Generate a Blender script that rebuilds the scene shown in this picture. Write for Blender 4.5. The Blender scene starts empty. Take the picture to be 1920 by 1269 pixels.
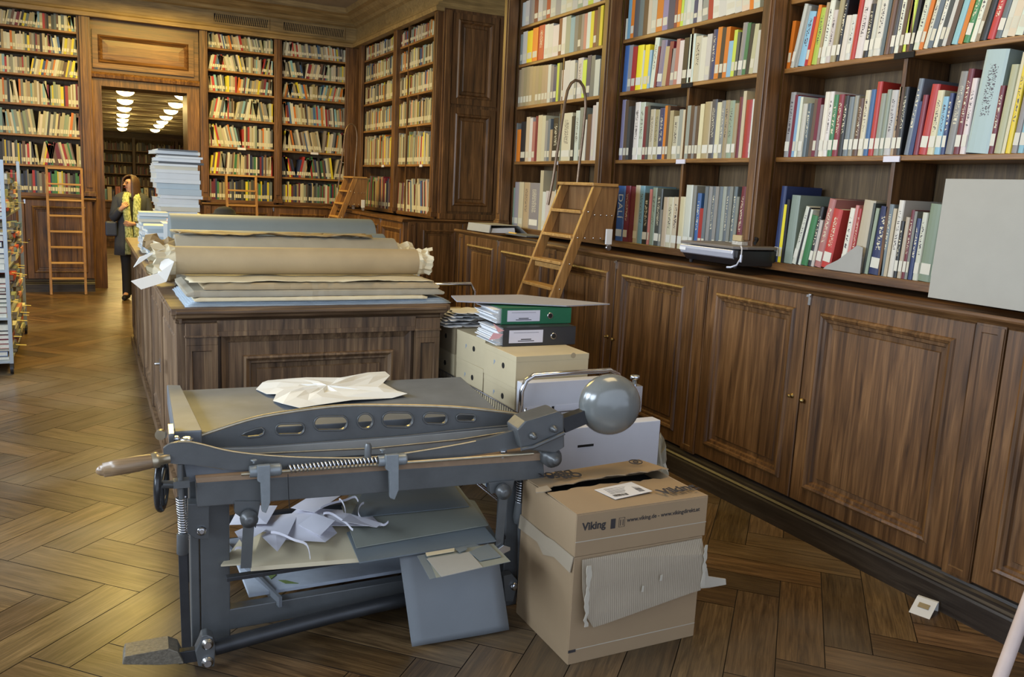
import bpy, bmesh, math, random
from mathutils import Vector, Matrix
import numpy as np
SC = bpy.context.scene
COL = SC.collection
# ------------------------------------------------------------------ camera
FPX = 1600.0; CAMH = 1.70
_r, _t, _y = 0.04898823, 0.17231152, -0.46707757
_Rz = np.array([[math.cos(_r), -math.sin(_r), 0], [math.sin(_r), math.cos(_r), 0], [0, 0, 1]])
_Rx = np.array([[1, 0, 0], [0, math.cos(_t), -math.sin(_t)], [0, math.sin(_t), math.cos(_t)]])
_Ry = np.array([[math.cos(_y), 0, math.sin(_y)], [0, 1, 0], [-math.sin(_y), 0, math.cos(_y)]])
RC = _Rz @ _Rx @ _Ry
def _ax(v): return Vector((v[0], v[2], -v[1]))
cx, cy, cz = _ax(RC[0]), -_ax(RC[1]), -_ax(RC[2])
cam = bpy.data.cameras.new('camera'); cam.sensor_width = 36.0; cam.lens = 36.0 * FPX / 1920.0
cam.clip_start = 0.05; cam.clip_end = 200
camo = bpy.data.objects.new('camera', cam); COL.objects.link(camo)
camo.matrix_world = Matrix(((cx.x, cy.x, cz.x, 0), (cx.y, cy.y, cz.y, 0), (cx.z, cy.z, cz.z, CAMH), (0, 0, 0, 1)))
SC.camera = camo
# ------------------------------------------------------------------ world, exposure, daylight
SC.view_settings.view_transform = 'Standard'; SC.view_settings.look = 'None'
SC.view_settings.gamma = 1.0; SC.view_settings.use_curve_mapping = False
SC.view_settings.exposure = 0.0
w = bpy.data.worlds.new('world'); SC.world = w; w.use_nodes = True
w.node_tree.nodes['Background'].inputs[0].default_value = (0.72, 0.82, 1.0, 1)
w.node_tree.nodes['Background'].inputs[1].default_value = 1.65
def area(name, loc, direction, sx, sy, power, color):
    l = bpy.data.lights.new(name, 'AREA'); l.shape = 'RECTANGLE'; l.size = sx; l.size_y = sy
    l.energy = power; l.color = color
    o = bpy.data.objects.new(name, l); COL.objects.link(o); o.location = loc
    o.rotation_euler = Vector(direction).to_track_quat('-Z', 'Z').to_euler()
    return o
for wy, wp in ((1.6, 170), (4.6, 230), (7.6, 110)):            # tall windows in the left wall
    area('window_daylight', (-3.55, wy, 2.35), (1, 0, -0.12), 1.5, 2.6, wp, (0.74, 0.86, 1.0))
for wy, wp in ((8.6, 70), (10.6, 140), (12.3, 140)):                  # lamps hanging high over the far half of the room
    area('warm_ceiling_light', (0.9, wy, 4.0), (0, 0, -1), 1.4, 1.0, wp, (1.0, 0.70, 0.18))
area('warm_ceiling_light', (2.3, 3.2, 4.1), (0, 0, -1), 1.6, 1.6, 52, (1.0, 0.74, 0.36))  # added warm fill for the near shelf tops and floor, no lamp known here
# ------------------------------------------------------------------ helpers
def setp(o, label=None, cat=None, group=None, kind=None):
    if label: o['label'] = label
    if cat: o['category'] = cat
    if group: o['group'] = group
    if kind: o['kind'] = kind
    return o
def empty(name, loc=(0, 0, 0), rz=0.0, label=None, cat=None, group=None, kind=None, parent=None):
    o = bpy.data.objects.new(name, None); COL.objects.link(o); o.empty_display_size = 0.1
    o.location = loc; o.rotation_euler = (0, 0, rz)
    if parent: o.parent = parent
    return setp(o, label, cat, group, kind)
def ray(px, py):
    d = RC.T @ np.array([(px - 960) / FPX, (py - 634.5) / FPX, 1.0]); return Vector((d[0], d[2], -d[1]))
CAMP = Vector((0, 0, CAMH))
def onY(px, py, Y): d = ray(px, py); return CAMP + d * (Y / d.y)
def onX(px, py, X): d = ray(px, py); return CAMP + d * (X / d.x)
def onZ(px, py, Z): d = ray(px, py); return CAMP + d * ((Z - CAMH) / d.z)
class MB:
    """collects shapes; build() links them as ONE mesh object"""
    def __init__(s): s.v = []; s.f = []; s.m = []; s.sm = []
    def add(s, vs, fs, m=0, smooth=False):
        b = len(s.v); s.v += [tuple(x) for x in vs]
        for f in fs: s.f.append([b + i for i in f]); s.m.append(m); s.sm.append(smooth)
        return s
    def box(s, x0, x1, y0, y1, z0, z1, m=0):
        return s.add([(x0, y0, z0), (x1, y0, z0), (x1, y1, z0), (x0, y1, z0), (x0, y0, z1), (x1, y0, z1), (x1, y1, z1), (x0, y1, z1)],
                     [(0, 3, 2, 1), (4, 5, 6, 7), (0, 1, 5, 4), (1, 2, 6, 5), (2, 3, 7, 6), (3, 0, 4, 7)], m)
    def obox(s, c, ax, ay, az, m=0):       # centre, three half vectors
        c = Vector(c); ax = Vector(ax); ay = Vector(ay); az = Vector(az); vs = []
        for k in (-1, 1):
            for i, j in ((-1, -1), (1, -1), (1, 1), (-1, 1)): vs.append(c + ax * i + ay * j + az * k)
        return s.add(vs, [(0, 3, 2, 1), (4, 5, 6, 7), (0, 1, 5, 4), (1, 2, 6, 5), (2, 3, 7, 6), (3, 0, 4, 7)], m)
    def bar(s, p, q, w, h, up=(0, 0, 1), m=0):
        p = Vector(p); q = Vector(q); d = (q - p); L = d.length; d.normalize()
        sd = d.cross(Vector(up)).normalized(); u = sd.cross(d).normalized()
        return s.obox((p + q) / 2, d * L / 2, sd * w / 2, u * h / 2, m)
    def tube(s, pts, r, n=10, m=0, closed=False, caps=True, smooth=True):
        pts = [Vector(p) for p in pts]; N = len(pts)
        rs = r if isinstance(r, (list, tuple)) else [r] * N
        rings = []; prev = None
        for i, p in enumerate(pts):
            if closed: t = (pts[(i + 1) % N] - pts[i - 1])
            else: t = (pts[min(i + 1, N - 1)] - pts[max(i - 1, 0)])
            if t.length < 1e-9: t = Vector((0, 0, 1))
            t.normalize()
            if prev is None:
                a = t.orthogonal().normalized()
            else:
                a = prev - t * prev.dot(t)
                a = a.normalized() if a.length > 1e-6 else t.orthogonal().normalized()
            prev = a; b = t.cross(a)
            rings.append([p + (a * math.cos(2 * math.pi * k / n) + b * math.sin(2 * math.pi * k / n)) * rs[i] for k in range(n)])
        vs = [v for rg in rings for v in rg]; fs = []
        for i in range(N if closed else N - 1):
            j = (i + 1) % N
            for k in range(n): fs.append((i * n + k, i * n + (k + 1) % n, j * n + (k + 1) % n, j * n + k))
        s.add(vs, fs, m, smooth)
        if caps and not closed:
            s.add(rings[0], [tuple(range(n))[::-1]], m); s.add(rings[-1], [tuple(range(n))], m)
        return s
    def lathe(s, base, axis, prof, n=24, m=0, smooth=True):   # prof: (distance along axis, radius)
        base = Vector(base); ax = Vector(axis).normalized()
        return s.tube([base + ax * d for d, _ in prof], [max(r, 1e-4) for _, r in prof], n, m, smooth=smooth) if False else s._lathe(base, ax, prof, n, m, smooth)
    def _lathe(s, base, ax, prof, n, m, smooth):
        a = ax.orthogonal().normalized(); b = ax.cross(a); vs = []; fs = []
        for d, r in prof:
            for k in range(n):
                t = 2 * math.pi * k / n; vs.append(base + ax * d + (a * math.cos(t) + b * math.sin(t)) * r)
        for i in range(len(prof) - 1):
            for k in range(n): fs.append((i * n + k, i * n + (k + 1) % n, (i + 1) * n + (k + 1) % n, (i + 1) * n + k))
        s.add(vs, fs, m, smooth)
        s.add(vs[:n], [tuple(range(n))[::-1]], m); s.add(vs[-n:], [tuple(range(n))], m)
        return s
    def prism(s, pts, off, m=0):      # pts: 3D polygon, off: extrusion vector (concave ok)
        from mathutils.geometry import tessellate_polygon
        pts = [Vector(p) for p in pts]; off = Vector(off); n = len(pts)
        tri = tessellate_polygon([pts])
        vs = pts + [p + off for p in pts]
        fs = [tuple(t) for t in tri] + [tuple(n + i for i in reversed(t)) for t in tri]
        for i in range(n): fs.append((i, (i + 1) % n, n + (i + 1) % n, n + i))
        return s.add(vs, fs, m)
    def nested(s, a0, a1, z0, z1, b, rings, m=0):   # concentric mouldings on a face looking along -y
        prev = None
        for ins, dep in rings:
            r = [(a0 + ins, b - dep, z0 + ins), (a1 - ins, b - dep, z0 + ins), (a1 - ins, b - dep, z1 - ins), (a0 + ins, b - dep, z1 - ins)]
            if prev: s.add(prev + r, [(0, 1, 5, 4), (1, 2, 6, 5), (2, 3, 7, 6), (3, 0, 4, 7)], m)
            prev = r
        return s.add(prev, [(0, 1, 2, 3)], m)
    def extrude_profile(s, prof, p0, p1, out=(0, -1, 0), m=0):  # prof: (out, up) pairs swept p0->p1
        p0 = Vector(p0); p1 = Vector(p1); o = Vector(out); n = len(prof)
        vs = [p0 + o * a + Vector((0, 0, b)) for a, b in prof] + [p1 + o * a + Vector((0, 0, b)) for a, b in prof]
        fs = [(i, i + 1, n + i + 1, n + i) for i in range(n - 1)]
        fs += [tuple(range(n)), tuple(range(2 * n - 1, n - 1, -1))]
        return s.add(vs, fs, m)
    def build(s, name, mats, parent=None, bevel=0.0, loc=None, label=None, cat=None, group=None, kind=None, col=None, smooth=False):
        me = bpy.data.meshes.new(name); me.from_pydata(s.v, [], s.f)
        if not isinstance(mats, (list, tuple)): mats = [mats]
        for mm in mats: me.materials.append(mm)
        me.polygons.foreach_set('material_index', [min(i, len(mats) - 1) for i in s.m])
        me.polygons.foreach_set('use_smooth', [bool(x) or smooth for x in s.sm])
        if col is not None:
            at = me.color_attributes.new('tint', 'FLOAT_COLOR', 'CORNER'); buf = []
            for f, c in zip(s.f, col): buf += list(c) * len(f)
            at.data.foreach_set('color', buf)
        me.update()
        bm = bmesh.new(); bm.from_mesh(me); bmesh.ops.recalc_face_normals(bm, faces=bm.faces); bm.to_mesh(me); bm.free()
        o = bpy.data.objects.new(name, me); COL.objects.link(o)
        if parent: o.parent = parent
        if loc is not None: o.location = loc
        if bevel:
            md = o.modifiers.new('bevel', 'BEVEL'); md.width = bevel; md.segments = 2; md.limit_method = 'ANGLE'; md.angle_limit = 0.7
        return setp(o, label, cat, group, kind)
def copy_tree(o, parent=None):
    c = o.copy(); COL.objects.link(c); c.parent = parent
    for ch in o.children: copy_tree(ch, c)
    return c
def text_mesh(name, body, size, mat, parent, loc, ax, up, ext=0.0004, shear=0, align='LEFT', bold=0.0, sx=1.0):
    cu = bpy.data.curves.new(name, 'FONT'); cu.body = body; cu.size = size; cu.extrude = ext; cu.align_x = align; cu.shear = shear; cu.offset = bold
    cu.resolution_u = 3
    t = bpy.data.objects.new(name, cu); COL.objects.link(t)
    dg = bpy.context.evaluated_depsgraph_get(); me = bpy.data.meshes.new_from_object(t.evaluated_get(dg))
    COL.objects.unlink(t); bpy.data.objects.remove(t)
    me.materials.clear(); me.materials.append(mat)
    o = bpy.data.objects.new(name, me); COL.objects.link(o)
    ax = Vector(ax).normalized(); up = Vector(up).normalized(); nn = ax.cross(up)
    M = Matrix(((ax.x * sx, up.x, nn.x, loc[0]), (ax.y * sx, up.y, nn.y, loc[1]), (ax.z * sx, up.z, nn.z, loc[2]), (0, 0, 0, 1)))
    me.transform(M); o.parent = parent
    return o
# ------------------------------------------------------------------ materials
def nt_new(name):
    m = bpy.data.materials.new(name); m.use_nodes = True; nt = m.node_tree
    return m, nt, nt.nodes['Principled BSDF']
def N(nt, t, **kw):
    n = nt.nodes.new(t)
    for k, v in kw.items(): setattr(n, k, v)
    return n
def mapping(nt, kind, scale, loc=(0, 0, 0)):
    tc = N(nt, 'ShaderNodeTexCoord'); mp = N(nt, 'ShaderNodeMapping')
    mp.inputs['Scale'].default_value = scale; mp.inputs['Location'].default_value = loc
    nt.links.new(tc.outputs[kind], mp.inputs[0]); return mp.outputs[0]
def noise(nt, vec, scale, detail=4, rough=0.55, dist=0.0):
    n = N(nt, 'ShaderNodeTexNoise'); n.inputs['Scale'].default_value = scale; n.inputs['Detail'].default_value = detail
    n.inputs['Roughness'].default_value = rough; n.inputs['Distortion'].default_value = dist
    nt.links.new(vec, n.inputs['Vector']); return n.outputs[0]
def ramp(nt, fac, stops):
    r = N(nt, 'ShaderNodeValToRGB'); e = r.color_ramp.elements
    e[0].position, e[0].color = stops[0][0], (*stops[0][1], 1); e[1].position, e[1].color = stops[1][0], (*stops[1][1], 1)
    for p, c in stops[2:]:
        x = e.new(p); x.color = (*c, 1)
    nt.links.new(fac, r.inputs[0]); return r.outputs[0]
def mixc(nt, fac, a, b, mode='MIX'):
    m = N(nt, 'ShaderNodeMix', data_type='RGBA', blend_type=mode)
    if isinstance(fac, (int, float)): m.inputs[0].default_value = fac
    else: nt.links.new(fac, m.inputs[0])
    for i, x in ((6, a), (7, b)):
        if isinstance(x, tuple): m.inputs[i].default_value = (*x, 1)
        else: nt.links.new(x, m.inputs[i])
    return m.outputs[2]
def bump(nt, bs, h, strength=0.2, dist=0.004):
    b = N(nt, 'ShaderNodeBump'); b.inputs['Strength'].default_value = strength; b.inputs['Distance'].default_value = dist
    nt.links.new(h, b.inputs['Height']); nt.links.new(b.outputs[0], bs.inputs['Normal'])
def wood(name, dark, mid, light, axis='z', rough=0.38, sc=1.0, worn=None):
    m, nt, bs = nt_new(name)
    st = {'x': (1.6, 26, 26), 'y': (26, 1.6, 26), 'z': (26, 26, 1.6)}[axis]
    st2 = {'x': (4, 130, 130), 'y': (130, 4, 130), 'z': (130, 130, 4)}[axis]
    v = mapping(nt, 'Object', tuple(a * sc for a in st)); v2 = mapping(nt, 'Object', tuple(a * sc for a in st2))
    n1 = noise(nt, v, 1.0, 5, 0.6, 0.8); n2 = noise(nt, v2, 1.0, 3, 0.6)
    big = noise(nt, mapping(nt, 'Object', (2.2, 2.2, 1.6)), 1.0, 2)
    c = ramp(nt, n1, [(0.28, dark), (0.72, light), (0.5, mid)])
    c = mixc(nt, 0.35, c, ramp(nt, n2, [(0.35, (0.25, 0.25, 0.25)), (0.6, (1, 1, 1))]), 'MULTIPLY')
    c = mixc(nt, 0.45, c, ramp(nt, big, [(0.3, (0.55, 0.5, 0.46)), (0.7, (1.25, 1.2, 1.15))]), 'MULTIPLY')
    if worn:
        ge = N(nt, 'ShaderNodeNewGeometry'); wr = ramp(nt, ge.outputs['Pointiness'], [(0.505, (0, 0, 0)), (0.56, (1, 1, 1))])
        mm = N(nt, 'ShaderNodeMath', operation='MULTIPLY'); nt.links.new(wr, mm.inputs[0]); nt.links.new(noise(nt, mapping(nt, 'Object', (9, 9, 9)), 1.0, 3), mm.inputs[1])
        c = mixc(nt, mm.outputs[0], c, worn)
    nt.links.new(c, bs.inputs['Base Color']); bs.inputs['Roughness'].default_value = rough
    rr = N(nt, 'ShaderNodeMapRange'); rr.inputs[3].default_value = rough - 0.07; rr.inputs[4].default_value = rough + 0.12
    nt.links.new(n1, rr.inputs[0]); nt.links.new(rr.outputs[0], bs.inputs['Roughness'])
    bump(nt, bs, n2, 0.25, 0.0015)
    return m
def plain(name, color, rough=0.6, metal=0.0, var=0.12, vs=8.0, bmp=0.0, bs_=60.0, coat=0.0):
    m, nt, bs = nt_new(name)
    v = mapping(nt, 'Object', (1, 1, 1)); n = noise(nt, v, vs, 4)
    c = mixc(nt, var, color, ramp(nt, n, [(0.3, tuple(x * 0.35 for x in color)), (0.7, tuple(min(1, x * 1.6) for x in color))]))
    nt.links.new(c, bs.inputs['Base Color']); bs.inputs['Roughness'].default_value = rough; bs.inputs['Metallic'].default_value = metal
    if coat: bs.inputs['Coat Weight'].default_value = coat; bs.inputs['Coat Roughness'].default_value = 0.15
    if bmp: bump(nt, bs, noise(nt, v, bs_, 3), bmp, 0.002)
    return m
def emit(name, color, strength):
    m, nt, bs = nt_new(name); bs.inputs['Base Color'].default_value = (*color, 1)
    bs.inputs['Emission Color'].default_value = (*color, 1); bs.inputs['Emission Strength'].default_value = strength; return m
OAK = dict(dark=(0.040, 0.018, 0.007), mid=(0.125, 0.058, 0.019), light=(0.235, 0.118, 0.042))
M_OAKZ = wood('oak_upright', axis='z', **OAK); M_OAKX = wood('oak_level', axis='x', **OAK); M_OAKY = wood('oak_level_cross', axis='y', **OAK)
M_EDGE = wood('oak_shelf_edge', (0.12, 0.055, 0.016), (0.27, 0.135, 0.04), (0.40, 0.22, 0.08), 'x', 0.35)
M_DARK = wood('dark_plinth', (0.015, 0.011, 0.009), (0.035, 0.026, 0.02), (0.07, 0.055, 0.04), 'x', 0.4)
M_BACK = wood('oak_back_board', (0.07, 0.042, 0.018), (0.13, 0.082, 0.035), (0.21, 0.14, 0.064), 'z', 0.6)
M_CORN = wood('oak_cornice', (0.20, 0.13, 0.045), (0.33, 0.22, 0.08), (0.45, 0.31, 0.12), 'x', 0.5)
M_DESK = wood('worn_oak_upright', (0.052, 0.029, 0.015), (0.15, 0.090, 0.047), (0.29, 0.19, 0.10), 'z', 0.5)
M_DESKX = wood('worn_oak_level', (0.052, 0.029, 0.015), (0.15, 0.090, 0.047), (0.29, 0.19, 0.10), 'x', 0.5)
M_LADD = wood('honey_wood', (0.22, 0.105, 0.028), (0.34, 0.175, 0.052), (0.45, 0.25, 0.085), 'z', 0.4)
M_LADDX = wood('honey_wood_tread', (0.33, 0.17, 0.05), (0.48, 0.27, 0.085), (0.60, 0.36, 0.13), 'x', 0.4)
M_PLY = wood('brown_plywood', (0.17, 0.08, 0.025), (0.24, 0.12, 0.04), (0.31, 0.17, 0.06), 'z', 0.5)
M_BRASS = plain('old_brass', (0.30, 0.21, 0.08), 0.4, 1.0)
M_STEEL = plain('bright_steel', (0.62, 0.64, 0.68), 0.25, 1.0)
M_CHROME = plain('chrome', (0.75, 0.75, 0.77), 0.12, 1.0, var=0.03)
M_WHITE = plain('white_paper', (0.72, 0.73, 0.74), 0.7, var=0.05)
M_INK = plain('black_ink', (0.02, 0.018, 0.018), 0.6)
M_CARD = plain('label_card', (0.62, 0.62, 0.72), 0.6, var=0.03)
M_HOLE = plain('dark_hole', (0.008, 0.007, 0.006), 0.9)
# ================================================================== setting
# floor: long oak planks in a herringbone, each plank with its own tint
def floor_mat():
    m, nt, bs = nt_new('oak_parquet')
    at = N(nt, 'ShaderNodeAttribute', attribute_name='tint'); uv = N(nt, 'ShaderNodeUVMap')
    mp = N(nt, 'ShaderNodeMapping'); mp.inputs['Scale'].default_value = (2.2, 34, 1); nt.links.new(uv.outputs[0], mp.inputs[0])
    mp2 = N(nt, 'ShaderNodeMapping'); mp2.inputs['Scale'].default_value = (7, 210, 1); nt.links.new(uv.outputs[0], mp2.inputs[0])
    n1 = noise(nt, mp.outputs[0], 1.0, 6, 0.62, 1.3); n2 = noise(nt, mp2.outputs[0], 1.0, 3, 0.6)
    big = noise(nt, mapping(nt, 'Object', (0.9, 0.9, 1)), 1.0, 3)
    c = ramp(nt, n1, [(0.28, (0.036, 0.020, 0.009)), (0.74, (0.180, 0.110, 0.050)), (0.5, (0.102, 0.060, 0.026))])
    c = mixc(nt, 0.5, c, ramp(nt, n2, [(0.36, (0.3, 0.26, 0.22)), (0.58, (1.1, 1.1, 1.1))]), 'MULTIPLY')
    c = mixc(nt, 0.9, c, at.outputs['Color'], 'MULTIPLY')
    c = mixc(nt, ramp(nt, big, [(0.45, (0, 0, 0)), (0.68, (0.5, 0.5, 0.5))]), c, (0.19, 0.155, 0.11))
    nt.links.new(c, bs.inputs['Base Color'])
    r = N(nt, 'ShaderNodeMapRange'); r.inputs[3].default_value = 0.20; r.inputs[4].default_value = 0.46
    nt.links.new(noise(nt, mapping(nt, 'Object', (1.6, 1.6, 1)), 1.0, 5), r.inputs[0]); nt.links.new(r.outputs[0], bs.inputs['Roughness'])
    bs.inputs['Specular IOR Level'].default_value = 0.38
    bump(nt, bs, n2, 0.18, 0.0015); return m
M_FLOOR = floor_mat()
M_GAP = plain('floor_gap', (0.012, 0.008, 0.005), 0.9)
def make_floor():
    random.seed(5); W = 0.178; L = W * 4; c = math.sqrt(0.5); V = []; F = []; U = []; T = []
    XA, XB, YA, YB = -3.9, 6.6, -1.2, 34
    g = 0.0019; X0, Y0 = 0.025, 3.2          # a corner of one plank, seen in the photo
    def plank(x, y, level):
        x1, y1 = (x + L, y + W) if level else (x + W, y + L)
        mx, my = (x + x1) / 2, (y + y1) / 2
        wx, wy = X0 + (mx + my) * c, Y0 + (mx - my) * c
        if not (XA - .5 < wx < XB + .5 and YA - .5 < wy < YB + .5): return
        k = random.uniform(0.6, 1.35); t = (k * random.uniform(0.95, 1.08), k, k * random.uniform(0.86, 1.05), 1)
        b = len(V); ou, ov = random.uniform(0, 50), random.uniform(0, 50)
        for (a, d) in [(x + g, y + g), (x + g, y1 - g), (x1 - g, y1 - g), (x1 - g, y + g)]:
            V.append((X0 + (a + d) * c, Y0 + (a - d) * c, 0.0))
            U.append((a - x + ou, d - y + ov) if level else (d - y + ou, a - x + ov))
        F.append((b, b + 1, b + 2, b + 3)); T.append(t)
    for i in range(-190, 190):
        for j in range(-40, 41):
            x = i * W + 2 * L * j; y = i * W
            plank(x, y, True); plank(x + L, y + W - L, False)
    me = bpy.data.meshes.new('floor'); me.from_pydata(V, [], F)
    uvl = me.uv_layers.new(name='UVMap'); uvl.data.foreach_set('uv', [q for u in U for q in u])
    at = me.color_attributes.new('tint', 'FLOAT_COLOR', 'CORNER'); at.data.foreach_set('color', [q for t in T for _ in range(4) for q in t])
    me.materials.append(M_FLOOR); me.materials.append(M_GAP)
    bm = bmesh.new(); bm.from_mesh(me)
    vs = [bm.verts.new(p) for p in ((XA - 1, YA - 1, -0.003), (XB + 1, YA - 1, -0.003), (XB + 1, YB + 1, -0.003), (XA - 1, YB + 1, -0.003))]
    f = bm.faces.new(vs); f.material_index = 1; bm.to_mesh(me); bm.free()
    o = bpy.data.objects.new('floor', me); COL.objects.link(o); o['kind'] = 'structure'
make_floor()
M_CEIL = plain('ceiling_plaster', (0.30, 0.25, 0.17), 0.9, bmp=0.3, bs_=25)
M_WALL = plain('wall_plaster', (0.42, 0.38, 0.30), 0.9)
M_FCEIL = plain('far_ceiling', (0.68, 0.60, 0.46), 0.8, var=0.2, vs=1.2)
YB0 = 13.70          # front plane of the bookcases on the back wall
def S(mb, name, mats, **k): return mb.build(name, mats, kind='structure', **k)
S(MB().box(-3.8, 5.2, -1.5, 14.4, 4.30, 4.45), 'ceiling', M_CEIL)
S(MB().box(4.80, 5.0, -1.5, 14.3, 0, 4.3), 'wall_right', M_WALL)
# left wall with tall window openings
mb = MB(); ys = [-1.5]
for wy in (1.6, 4.6, 7.6, 10.6):
    mb.box(-3.8, -3.6, ys[-1], wy - 0.75, 0, 4.3); mb.box(-3.8, -3.6, wy - 0.75, wy + 0.75, 0, 1.0); mb.box(-3.8, -3.6, wy - 0.75, wy + 0.75, 3.7, 4.3); ys.append(wy + 0.75)
mb.box(-3.8, -3.6, ys[-1], 14.3, 0, 4.3); S(mb, 'wall_left', M_WALL)
M_GLASS, nt_, bs_ = nt_new('window_glass'); bs_.inputs['Transmission Weight'].default_value = 1; bs_.inputs['Roughness'].default_value = 0.02
for i, wy in enumerate((1.6, 4.6, 7.6, 10.6)):
    fr = MB()
    for a in (-0.75, 0.0, 0.69): fr.box(-3.75, -3.68, wy + a, wy + a + 0.06, 1.0, 3.7)
    for z in (1.0, 2.6, 3.64): fr.box(-3.75, -3.68, wy - 0.75, wy + 0.75, z, z + 0.06)
    S(fr, 'window_%d' % (i + 1), M_OAKZ)
# back wall: solid pieces round the doorway
DX0, DX1, DZ = 0.27, 1.40, 2.86
S(MB().box(-3.6, DX0 - 0.16, 14.08, 14.35, 0, 4.3).box(DX1 + 0.16, 4.8, 14.08, 14.35, 0, 4.3).box(DX0 - 0.16, DX1 + 0.16, 14.08, 14.35, DZ + 0.12, 4.3), 'wall_back', M_WALL)
# doorway: panelled frame, deep jambs, overdoor panel
mb = MB()
for x0, x1 in ((DX0 - 0.17, DX0), (DX1, DX1 + 0.17)):
    mb.box(x0, x1, YB0 + 0.02, 14.36, 0, DZ + 0.16)
mb.box(DX0, DX1, YB0 + 0.02, 14.36, DZ, DZ + 0.14)
mb.extrude_profile([(0, 0), (0.05, 0.01), (0.06, 0.05), (0.03, 0.08), (0.0, 0.09)], (DX0 - 0.17, YB0 + 0.02, DZ + 0.10), (DX1 + 0.17, YB0 + 0.02, DZ + 0.10))
S(mb, 'trim_1', M_OAKZ)
mb = MB().box(DX0 - 0.17, DX1 + 0.17, YB0 + 0.05, YB0 + 0.2, DZ + 0.16, 3.85)
mb.nested(DX0 - 0.1, DX1 + 0.1, DZ + 0.24, 3.62, YB0 + 0.05, [(0, 0), (0.0, 0.03), (0.07, 0.03), (0.09, 0.05), (0.11, 0.02), (0.13, 0.0), (0.2, 0.005)])
S(mb, 'trim_2', M_OAKX)
# corner post where the back wall meets the right hand bookcases
S(MB().box(3.83, 3.98, 13.62, 13.9, 1.30, 3.79).box(3.86, 3.95, 13.60, 13.62, 1.40, 3.74), 'trim_9', M_OAKZ)
# the open door leaf folded back inside the far room
d = S(MB().box(0.13, 0.19, 14.45, 15.35, 0.02, 2.84), 'door_1', M_OAKZ)
h = MB().tube([(0.19, 14.56, 1.08), (0.24, 14.56, 1.08), (0.245, 14.68, 1.08)], 0.011, 8).build('door_handle', M_BRASS, d)
# far room
S(MB().box(-3.0, -2.8, 14.36, 34, 0, 3.8).box(-2.8, DX0 - 0.17, 14.36, 14.42, 0, 3.8), 'wall_far_left', M_WALL)
S(MB().box(6.2, 6.4, 14.36, 34, 0, 3.8), 'wall_far_right', M_WALL)
S(MB().box(-3.0, 6.4, 33.5, 33.7, 0, 3.8), 'wall_far_end', M_OAKX)
mb = MB().box(-3, 6.4, 14.36, 34, 3.05, 3.2)
for k in range(19): mb.box(-2.8, 6.2, 15.1 + k * 1.0, 15.16 + k * 1.0, 3.035, 3.05)
S(mb, 'ceiling_far', M_FCEIL)
# cornices with louvred frieze
def cornice(name, p0, p1, out, zb=3.76):
    prof = [(0, 0), (0.10, 0.0), (0.11, 0.05), (0.085, 0.07), (0.08, 0.10), (0.03, 0.11), (0.03, 0.30), (0.07, 0.32), (0.09, 0.36), (0.16, 0.40), (0.20, 0.44), (0.26, 0.46), (0.27, 0.54), (0, 0.54)]
    return S(MB().extrude_profile(prof, (*p0, zb), (*p1, zb), (*out, 0)), name, M_CORN)
cornice('trim_3', (-3.6, YB0), (3.95, YB0), (0, -1))
cornice('trim_4', (3.93, 13.75), (3.93, 10.0), (-1, 0))
cornice('trim_5', (3.73, 7.75), (3.73, -1.2), (-1, 0))
S(MB().box(-3.6, 4.8, YB0 + 0.001, 14.08, 3.80, 4.3).box(3.931, 4.8, 10.0, 13.70, 3.80, 4.3).box(3.731, 4.8, -1.2, 7.75, 3.80, 4.3), 'trim_6', M_CORN)
def louvre(x0, x1, z0, z1, fn, name):
    m = MB(); k = 0; m.add([fn(x0, 0.0, z0), fn(x1, 0.0, z0), fn(x1, 0.0, z1), fn(x0, 0.0, z1)], [(0, 1, 2, 3)], 1)
    n = int((x1 - x0) / 0.026)
    for i in range(n):
        a = x0 + (i + 0.2) * (x1 - x0) / n
        m.add([fn(a, 0.004, z0), fn(a + 0.014, 0.004, z0), fn(a + 0.034, 0.004, z1), fn(a + 0.020, 0.004, z1)], [(0, 1, 2, 3)], 0)
    for (a0, a1, c0, c1) in ((x0 - .02, x1 + .02, z0 - .02, z0), (x0 - .02, x1 + .02, z1, z1 + .02), (x0 - .02, x0, z0, z1), (x1, x1 + .02, z0, z1)):
        m.add([fn(a0, 0.012, c0), fn(a1, 0.012, c0), fn(a1, 0.012, c1), fn(a0, 0.012, c1)], [(0, 1, 2, 3)], 0)
    return S(m, name, [M_CORN, M_HOLE])
louvre(1.78, 2.55, 3.90, 4.02, lambda a, o, z: (a, YB0 - 0.034 - o, z), 'trim_7')
louvre(2.78, 3.70, 3.90, 4.02, lambda a, o, z: (a, YB0 - 0.034 - o, z), 'trim_8')
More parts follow.
